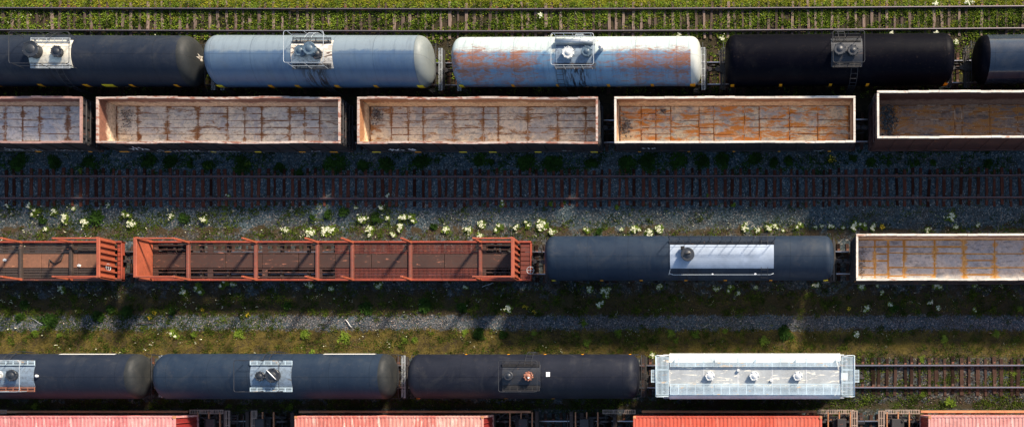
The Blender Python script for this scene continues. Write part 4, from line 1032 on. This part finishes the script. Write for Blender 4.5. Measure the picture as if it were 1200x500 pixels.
# ------------------------------------------------------------ white covered hopper
def hopper():
    z=4.35; x0,x1=X(785,4.1),X(984.5,4.1); cx=(x0+x1)/2; hl=(x1-x0)/2; y=ty('F',cx)
    th=thing('hopper_wagon','white covered hopper wagon with three round roof hatches and grated walkways','hopper wagon',(cx,y,0))
    hw=1.48
    sec=[(-hw,2.0),(-hw,3.55),(-hw*.97,3.85),(-hw*.86,4.1),(-.62,4.28),(-.45,4.30),(.45,4.30),(.62,4.28),(hw*.86,4.1),(hw*.97,3.85),(hw,3.55),(hw,2.0)]
    nb=5
    for i in range(nb):      # body panels between the ribs
        xa=-hl+2*hl*i/nb; xb=-hl+2*hl*(i+1)/nb; b=MB(); n=len(sec)
        vs=[(xa+.012,p,q) for p,q in sec]+[(xb-.012,p,q) for p,q in sec]
        b.add(vs,[(k,k+1,n+k+1,n+k) for k in range(n-1)],0,False)
        for f in range(len(b.f)): b.m[f]=1 if f in (4,5,6) else 0; b.f[f]=b.f[f][::-1]
        b.build('body_panel',[M['hop_w'],M['hop_g']],th)
    for i in range(nb+1):
        xx=-hl+2*hl*i/nb; b=MB(); n=len(sec); w=.035
        s2=[(p*1.008,q+.012) for p,q in sec]
        vs=[(xx-w,p,q) for p,q in s2]+[(xx+w,p,q) for p,q in s2]
        b.add(vs,[(n+k,n+k+1,k+1,k) for k in range(n-1)]); b.build('rib',M['hop_w'],th)
    for s in (1,-1):
        b=MB(); n=len(sec)
        b.add([(s*hl,p,q) for p,q in sec],[tuple(range(n)) if s<0 else tuple(range(n))[::-1]])
        b.add([(s*hl,-hw+.02,2.0),(s*hl,hw-.02,2.0),(s*(hl-1.6),hw-.02,1.2),(s*(hl-1.6),-hw+.02,1.2)],[(0,1,2,3)])
        for yy in (-1.0,1.0): b.box(*sorted((s*(hl-.02),s*(hl+.45))),yy-.06,yy+.06,1.15,1.3); b.tube([(s*(hl+.4),yy,1.2),(s*(hl+.4),yy,4.2)],.045,6)
        b.build('end_wall',M['hop_w'],th)
    b=MB()
    for s in (1,-1): b.box(-hl-.6,hl+.6,*sorted((s*(hw-.12),s*(hw-.0))),1.05,1.35,ch=.02)
    b.box(-hl-.9,hl+.9,-.25,.25,.8,1.1)
    for k in (-1,0,1):
        xx=k*3.0; b.add([(xx-1.4,-1.3,2.0),(xx+1.4,-1.3,2.0),(xx+1.4,1.3,2.0),(xx-1.4,1.3,2.0),(xx-.35,-.5,.6),(xx+.35,-.5,.6),(xx+.35,.5,.6),(xx-.35,.5,.6)],[(0,4,5,1),(1,5,6,2),(2,6,7,3),(3,7,4,0),(4,7,6,5)])
    b.build('underframe',M['hop_w'],th)
    # running boards on the roof, in sections
    for s in (1,-1):
        ya,yb=(.60,1.15) if s>0 else (-1.18,-.48)
        for i in range(4):
            xa=-hl+.02+(2*hl-.04)*i/4; xb=-hl+.02+(2*hl-.04)*(i+1)/4
            grating(MB(),xa+.015,xb-.015,ya,yb,4.45,'x',.075,.03).build('running_board',M['galv_w'],th)
        b=MB()
        for i in range(5): xx=-hl+.3+(2*hl-.6)*i/4; b.box(xx-.02,xx+.02,ya+.1,yb-.1,4.2,4.415)
        b.build('board_bracket',M['galv'],th)
    for s in (1,-1):
        for j,(ya,yb) in enumerate(((-1.22,-.42),(-.40,.40),(.42,1.22))):
            g=MB(); xa,xb=sorted((s*(hl+.05),s*(hl+.85))); grating(g,xa,xb,ya,yb,4.42,'y',.075,.03); g.build('end_walkway',M['galv_w'],th)
        g=MB(); xa,xb=sorted((s*(hl+.87),s*(hl+1.18))); grating(g,xa,xb,-.4,.4,4.40,'x',.09,.03); g.build('end_step',M['galv_w'],th)
        b=MB(); xx=s*(hl+.88); b.tube([(xx,-1.3,4.46),(xx,1.3,4.46)],.025,6)
        for k in (-1,1): b.tube([(s*(hl+.05),k*1.3,4.46),(xx,k*1.3,4.46),(xx,k*1.3,4.1)],.022,6)
        b.build('end_rail',M['galv_w'],th)
        for k in (-1,1):
            l=MB(); ladder(l,s*(hl+.6),.4,[(k*1.34,1.2),(k*1.34,4.4)],.38,.02); l.build('ladder',M['hop_w'],th)
    for px in (832,884,935):
        xx=X(px,4.6)-cx; b=MB(); b.cyl(.26,4.28,4.48,20,'z',(xx,0,0)); b.cyl(.31,4.48,4.56,10,'z',(xx,0,0),0,.03); b.lathe([(.2,4.56),(.12,4.62),(0,4.63)],12,'z',(xx,0,0))
        for k in range(6): a=PI/3*k; b.box(xx+.28*math.cos(a)-.04,xx+.28*math.cos(a)+.04,.28*math.sin(a)-.04,.28*math.sin(a)+.04,4.45,4.6,ch=.01)
        b.build('roof_hatch',M['hop_w'],th)
    for px,yy in ((865,.36),(904,-.3)):
        xx=X(px,4.5)-cx; b=MB(); b.cyl(.1,4.28,4.45,10,'z',(xx,yy,0)); b.build('roof_vent',M['hop_w'],th)
    running_gear(th,hl+1.15,hl-1.0)
hopper()

# ------------------------------------------------------------ containers and the wagons that carry them
def container(label,x0,mat,L=12.19,top=3.8,zb=1.0,yc=-3.26):
    W2=1.219; cx=x0+L/2; th=thing('shipping_container',label,'container',(cx,yc,zb),0,'shipping containers'); h=top-zb
    n=48; vs=[]; hl=L/2-.14; xs=[]
    pitch=2*hl/n
    for i in range(n):
        a=-hl+i*pitch; xs+=[(a,0),(a+pitch*.38,0),(a+pitch*.5,-.022),(a+pitch*.88,-.022)]
    xs.append((hl,0))
    b=MB()
    for x,dz in xs: vs+=[(x,-W2+.1,h-.035+dz),(x,W2-.1,h-.035+dz)]
    b.add(vs,[(2*i,2*i+2,2*i+3,2*i+1) for i in range(len(xs)-1)])
    b.build('roof',mat,th)
    for s in (1,-1):
        b=MB(); m=44; vs=[]; q=2*hl/m
        for i in range(m):
            a=-hl+i*q
            for x,d in ((a,0),(a+q*.35,0),(a+q*.5,.036),(a+q*.85,.036)): vs+=[(x,s*(W2-.02-d),.14),(x,s*(W2-.02-d),h-.1)]
        b.add(vs,[(2*i,2*i+2,2*i+3,2*i+1) if s<0 else (2*i+1,2*i+3,2*i+2,2*i) for i in range(m*4-1)]); b.build('side_panel',mat,th)
    b=MB()
    for s in (1,-1):
        b.box(-L/2+.1,L/2-.1,*sorted((s*(W2-.1),s*W2)),h-.1,h-.02,ch=.01); b.box(-L/2+.1,L/2-.1,*sorted((s*(W2-.1),s*W2)),0.02,.15)
        for e in (1,-1):
            b.box(*sorted((e*(L/2-.1),e*L/2)),*sorted((s*(W2-.12),s*W2)),.1,h-.12)
        b.box(*sorted((s*(L/2-.12),s*L/2)),-W2+.12,W2-.12,h-.12,h-.01); b.box(*sorted((s*(L/2-.12),s*L/2)),-W2+.12,W2-.12,.0,.16)
    b.build('frame',mat,th)
    cm=MB(); cm.box(-.09,.09,-.085,.085,-.12,0,ch=.01); cme=cm.mesh('corner_casting',M['sill'])
    for sx_ in (1,-1):
        for sy in (1,-1):
            link('corner_casting',cme,th,(sx_*(L/2-.085),sy*(W2-.08),h+.006)); link('corner_casting',cme,th,(sx_*(L/2-.085),sy*(W2-.08),.12))
    for s in (1,-1):
        b=MB(); m=12
        for k in range(m):
            y0=-W2+.12+(2*W2-.24)*k/m; b.box(*sorted((s*(L/2-.06-.03*(k%2)),s*(L/2-.03-.03*(k%2)))),y0,y0+(2*W2-.24)/m-.004,.15,h-.12)
        for yy in (-.75,-.3,.3,.75): b.tube([(s*(L/2-.01),yy,.2),(s*(L/2-.01),yy,h-.2)],.02,6)
        b.build('end_doors',M['c_end'],th)
    return th
container('faded pink container at the bottom left edge, its dark red end showing',X(205,3.8)-12.19,M['c_pink'])
container('pinkish red container with whitish streaks, bottom edge below the checkered tank wagon',X(345,3.8),M['c_pink2'])
container('coral red container at the bottom edge below the white hopper',X(742,3.8),M['c_red'])
container('washed out pink container at the bottom right corner',X(1088,3.8),M['c_pink3'])
def well_wagon(label,xl,xr,sills,grates,boxes,seed):
    cx=(xl+xr)/2; yc=-3.26; th=thing('container_wagon',label,'container wagon',(cx,yc,0),0,'container carrying wagons')
    r=random.Random(seed); L=lambda x:x-cx
    for s in (1,-1):
        for a,e in sills:
            b=MB(); b.box(L(a),L(e),*sorted((s*1.34,s*1.50)),.55,1.1,ch=.02); b.build('side_sill',M['sill'],th)
    b=MB(); b.box(L(xl)+.2,L(xr)-.2,-.3,.3,.7,.95,ch=.03)
    for i in range(9): xx=L(xl)+1+(xr-xl-2)*i/8; b.box(xx-.12,xx+.12,-1.34,1.34,.6,.9)
    for e in (L(xl)+.3,L(xr)-.3): b.box(e-.12,e+.12,-1.45,1.45,.75,1.08,ch=.03)
    b.build('underframe',M['deckdark'],th)
    for (a,e) in grates:
        for s in (1,-1):
            n=max(2,int((e-a)/.6))
            for k in range(n):
                xa=L(a)+(e-a)*k/n; g=MB(); grating(g,xa+.01,xa+(e-a)/n-.01,*sorted((s*1.28,s*1.56)),1.12,'y',.11,.03); g.build('step_grating',M['grate_br'],th)
    for (x,w) in boxes:
        g=MB(); grating(g,L(x)-w/2,L(x)+w/2,-1.5,1.5,1.15,'y',.1,.04); g.build('crossover_platform',M['grate_br'],th)
        g=MB(); grating(g,L(x)+w/2+.03,L(x)+w/2+.5,.6,1.2,1.05,'x',.12,.03); g.build('step_grating',M['steel'],th)
    b=MB()
    for e,s in ((L(xl),1),(L(xr),-1)):
        for k in range(6):
            xx=e+s*(.7+k*.4+r.uniform(-.1,.1)); yy=r.uniform(-.8,1.1)
            b.tube([(xx,yy,.95),(xx+r.uniform(-.3,.3),yy+r.uniform(.1,.5),1.05),(xx+s*.7,yy+r.uniform(-.3,.3),1.0)],.035,6)
        b.box(*sorted((e+s*.9,e+s*1.5)),.25,.95,.95,1.25,ch=.03); b.cyl(.17,0,1.0,12,'x',(e+s*1.2-.5,-.7,1.1))
    b.build('brake_gear',M['steel'],th)['kind']='stuff'
    b=MB(); rr=random.Random(seed)
    for e,s in ((L(xl),1),(L(xr),-1)):
        for k in range(3): xx=e+s*(.6+.75*k); b.box(xx-.04,xx+.04,-1.4,1.4,1.0,1.12,ch=.01)
    b.build('cross_member',M['sill'],th)
    running_gear(th,(xr-xl)/2+.0,(xr-xl)/2-1.6)
Z=1.1
well_wagon('container wagon under the faded pink container, bottom left',X(-60,Z),X(268,Z),[(X(-60,Z),X(220,Z))],[(X(222,Z),X(262,Z)),(X(-30,Z),X(8,Z))],[(X(272,Z)-.3,.35)],1)
well_wagon('container wagon under the streaked pinkish red container',X(284,Z),X(634,Z),[(X(350,Z),X(622,Z))],[],[(X(298,Z),.4)],2)
well_wagon('container wagon under the coral red container, bottom edge',X(664,Z),X(1007,Z),[(X(752,Z),X(957,Z))],[(X(706,Z),X(745,Z)),(X(958,Z),X(1001,Z))],[(X(1003,Z)-.1,.42)],3)
well_wagon('container wagon under the washed out pink container, bottom right',X(1029,Z),X(1380,Z),[(X(1079,Z),X(1370,Z))],[(X(1037,Z),X(1078,Z))],[(X(1033,Z),.42)],4)

# ------------------------------------------------------------ shrubs and flowering weeds (each one a thing)
def plant_mesh(name,kind,seed,mats):
    """unit plant: crown about 1 wide; leaves on several stems, florets on top"""
    r=np.random.default_rng(seed); co=[];F=[];mi=[]
    def quad(p,d,L,w,up,m):
        d=d/np.linalg.norm(d); e=np.cross(d,[0,0,1.0]); e=e/(np.linalg.norm(e)+1e-6)
        n=len(co); mid=p+d*L*.5+np.array([0,0,up]); 
        co.extend([p,mid+e*w,p+d*L,mid-e*w]); F.append([n,n+1,n+2,n+3]); mi.append(m)
    nc=r.integers(3,10)
    cs=[(float(np.clip(r.normal(0,.17),-.3,.3)),float(np.clip(r.normal(0,.16),-.3,.3)),r.uniform(.15,.25)) for _ in range(nc)]
    nl={'dark':420,'bright':260,'flower':300,'yellow':200}[kind]
    for _ in range(nl):
        c=cs[r.integers(nc)]; v=r.normal(0,1,3); v/=np.linalg.norm(v); v[2]=abs(v[2]); rad=c[2]*r.uniform(.5,1.15)
        p=np.array([c[0],c[1],.0])+v*np.array([rad,rad,rad*1.5])
        d=v+r.normal(0,.7,3); d[2]*=.5
        quad(p,d,r.uniform(.07,.16),r.uniform(.02,.045),.015,0)
    for c in cs:
        for _ in range(3):
            d=np.array([r.normal(0,.4),r.normal(0,.4),1]); quad(np.array([c[0],c[1],0.]),d,c[2]*1.3,.01,0,0)
    if kind in('flower','yellow'):
        nh=r.integers(12,46)
        for _ in range(nh):
            c=cs[r.integers(nc)]; a=r.uniform(0,2*PI); q=c[2]*r.uniform(0,1.1)
            p=np.array([c[0]+q*math.cos(a),c[1]+q*math.sin(a),c[2]*1.5+r.uniform(.02,.14)])
            for _ in range(9):
                d=np.array([r.normal(0,1),r.normal(0,1),r.normal(0,.25)]); quad(p+r.normal(0,.028,3),d,r.uniform(.03,.06),r.uniform(.012,.024),.006,1)
    o=np_mesh('tmp',np.array(co),np.array(F),mats,mi=np.array(mi)); me=o.data; me.name=name; bpy.data.objects.remove(o); return me
PM={'dark':[plant_mesh('green_bush','dark',i,[M['weed_d'],M['flower']]) for i in range(5)],
    'mid':[plant_mesh('green_bush','dark',i+20,[M['weed'],M['flower']]) for i in range(4)],
    'bright':[plant_mesh('green_weed','bright',i+10,[M['weed_b'],M['flower']]) for i in range(4)],
    'flower':[plant_mesh('flowering_weed','flower',i+30,[M['weed_b'],M['flower']]) for i in range(7)],
    'yellow':[plant_mesh('yellow_weed','yellow',i+50,[M['weed'],M['yflower']]) for i in range(3)]}
white=[(146,249,5),(153,260,7),(94.5,261,6),(40,249,5),(32,241,4),(60,247,4),(84,243,3),(74,254,5),(198,253,4),(238,256,5),(6,240,3),(51,267,4),(125,240,3),(265,230,3),
(363.5,270,7),(381,269,9),(332.5,269,5),(424,256,6),(432,269,6),(472,254.5,5),(483.5,254.5,6),(468,265,5),(459.6,275,4),(454,254,4),(519,268,6),(547,268,6),(565,263,6),(584.5,267.5,6),(562,274,4),(453,229,3),(447,243,4),(416,243,3),(586.6,238,4),(362,334,5),(444,334,5),(388,337,4),(544,335.6,3),
(634.7,266,8),(647,272,5),(615.5,263,5),(603,266,4),(686,270,4),(743.5,267.5,6),(759,270.6,6),(774,269,6),(727,269,3),(872.7,266,6),(888,267.5,4),(692,339.7,5),(708,339.7,6),(772,337,5),(840,338,4),(857,338.7,5),(866.5,342,4),(885,337,3),
(903,267,5),(909,264,4),(918.6,270,3),(938,265,5),(956,265,3),(964,264,3),(973.5,264,4),(1000.7,265,6),(1011.6,265,5),(1023,266,5),(1087.5,270,4),(1113.8,252,6),(1122.5,263.8,4),(1147,263,3),(990,266,3),(957,334,5),(1011,337,6),(1028.6,334,3),(1034.8,342,3),(1083,331,4),(1098,334,5),(1173.6,332,3),(1143,333,3),
(213.8,340,5),(232.4,337,6),(262,333.5,6),(70,338,5),(272,333,4),(592.6,360,6),(201.5,389.6,5),(701.7,356,5),(709,344,5),(764.7,414,5),(1016.7,360.8,5),(1045.5,356,4),(1092,354,4),(1101.5,361,4),(1144.6,361.7,3),(1004,389.6,5),
(1045.7,38.7,4),(1097.5,37.5,4),(1120,47.5,4),(1098.7,4,5),(1135,2,5),(796,41,4),(847.5,44,4),(633.7,15.5,5),(646,41,3)]
yel=[(1035.4,264,4),(172,372,3),(178,366,3),(614,358,4),(625,364,3),(995,361,3),(975,186,6),(234,362,3),(287,368,3)]
dark=[(108.5,252,10),(214,253.5,6),(46.5,256.6,5),(382,249.5,6),(438,253.5,6),(402,246.7,6),(506,263.8,5),(363.5,253,4),(700.7,270,5),
(17.5,190,12),(60,190,10),(100,187,8),(172.5,190,10),(197.5,189,9),(242.5,192.5,7),(280,192.5,10),(220,192,5),(327,195,6),(390,192.5,11),(424,195,8),(450,191,12),(490,189,12),(560,186,9),(574,189,5),(349,201,5),
(615,189,12),(647,190,12),(692.5,190,8),(732.5,192,12),(760,190,12),(795,190,10),(822.5,190,10),(847.5,187.5,11),(882.5,186,10),(907.5,190,7),(924,189,7),(1000,185,4),(1022.5,189,7),(1094,189,5),(1075,190,4),(1042,190,4),(1160,191,6),
(54,373.6,11),(24,357.6,6),(19,370,6),(112,372,8),(126,361,6),(144,364,8),(198,364,5),(335,357.6,5),(428,361,8),(495,357.6,9),(541,361,8),(559,389.6,7),(589,391,5),(919,389.6,9),(1048.7,361,6)]
bright=[(37,390.5,5),(64,393,4),(224,391,5),(278,390.5,7),(356,391,7),(400.7,396,8),(484.5,398,5),(472.7,399,4),(543,389.6,5),(364,411,5),(687,401,5),(786,390.5,5),(792,398.5,4),(815,391,5),(684,378,4),(624,389.6,4),(723,389.6,5),(896,399,6),(849.5,387,4),
(1108,396,6),(1080.7,420,5),(1112.7,471,9),(1168.6,391,5),(1189,437.5,4),(1197,361,4),(1082,461,4),(38,477,5),(338,477,5),(265,476,4),(645,239,4),(723,242,4),(860,239,4),(830,229,3),(660,236,3),(288,192,5),(242,194,5),(92,200,4)]
LM_={'top':[(120,'charcoal tank wagon'),(374,'blue tank wagon'),(676,'rusty tank wagon'),(982,'black tank wagon'),(1170,'glossy tank wagon')],
 'gon':[(20,'leftmost gondola'),(255,'second gondola'),(560,'middle gondola'),(861,'orange floored gondola'),(1120,'tall gondola')],
 'mid':[(60,'short flat wagon'),(390,'long flat wagon'),(808,'slate tank wagon'),(1110,'grey gondola')],
 'low':[(70,'leftmost tank wagon'),(321,'checkered tank wagon'),(615,'valved tank wagon'),(885,'white hopper'),(1110,'bare lower track')],
 'bot':[(100,'pink container'),(460,'streaked container'),(855,'coral container'),(1140,'corner container')]}
def place_word(px,py):
    if py<60: row,rel='top','above'
    elif py<215: row,rel='gon','in gravel below'
    elif py<300: row,rel='mid','above'
    elif py<352: row,rel='mid','just below'
    elif py<368: row,rel='low','far above'
    elif py<387: row,rel='low','by gravel strip above'
    elif py<430: row,rel='low','on earth above'
    elif py<465: row,rel='low','on the rails of'
    else: row,rel='bot','in strip above'
    c,nm=min(LM_[row],key=lambda q:abs(q[0]-px)); d=px-c
    pos='left end' if d<-90 else 'left half' if d<-28 else 'middle' if d<28 else 'right half' if d<90 else 'right end'
    return f'{rel} {nm}, {pos}'
todo=[]
for lst,kind,nm,ad,cat,grp in ((white,'flower','flowering_weed','cream flowered weed','flowering plant','cream flowering weeds'),(yel,'yellow','yellow_weed','yellow flowered weed','flowering plant','yellow flowering weeds'),
                       (dark,'dark','green_bush','dark leafy bush','bush','dark green bushes'),(bright,'bright','green_weed','bright green weed','weed','bright green weeds')):
    for q in lst: todo.append((q,kind,nm,ad,cat,grp))
groups={}
for it in todo:
    (px,py,s),kind,nm,ad,cat,grp=it
    size='tiny' if s<=3 else 'small' if s<=5 else 'broad' if s<9 else 'big'
    groups.setdefault((size,ad,place_word(px,py)),[]).append(it)
ORD=['leftmost','second','third','fourth','fifth','sixth','seventh']
k=0
for (size,ad,pw),its in groups.items():
    its.sort(key=lambda t:t[0][0])
    for j,((px,py,s),kind,nm,_,cat,grp) in enumerate(its):
        k+=1; r=random.Random(k*13+1)
        lab=f'{size} {ad} {pw}'
        if len(its)>1: lab=('leftmost' if j==0 else 'rightmost' if j==len(its)-1 else ORD[j])+f' {size} {ad} {pw}'
        mesh=r.choice(PM[kind]); x,y=X(px,.2),Y(py,.2); d=2*s/S*1.05*(1.15 if kind=='flower' else 1.2 if kind=='dark' else 1.0)
        o=link(nm,mesh,None,(x,y,float(gh(x,y))),(0,0,r.uniform(0,6.28)),(d,d*r.uniform(.8,1.1),d*.8 if d<.7 else .6))
        tag(o,lab,cat,grp)

# small litter and poles on the ground
def stick(label,p0,p1,mat,z=.02,r=.03,name='loose_stick'):
    x0,y0,x1,y1=X(p0[0]),Y(p0[1]),X(p1[0]),Y(p1[1]); L=math.hypot(x1-x0,y1-y0); b=MB()
    b.tube([(0,0,0),(L*.35,.02,.02),(L*.7,-.015,.015),(L,0,.0)],r,6)
    o=b.build(name,mat); o.location=(x0,y0,float(gh(x0,y0))+r+.05); o.rotation_euler=(0,0,math.atan2(y1-y0,x1-x0)); tag(o,label,'stick')
stick('pale stick lying beside the thin gravel strip above the checkered tank wagon',(404,374),(411,383),M['whitebrt'])
stick('pale blue pipe lying on dark ground below the long red flat wagon',(565,336),(578,331),M['galv'],name='loose_pipe')
stick('dark pole lying on the gravel strip near the left, above the yellow earth',(158,379),(180,377.5),M['deckdark'],name='loose_pole')
stick('thin silvery branch lying left of the gravel strip',(34,372),(48,380),M['galv'],r=.015,name='loose_branch')
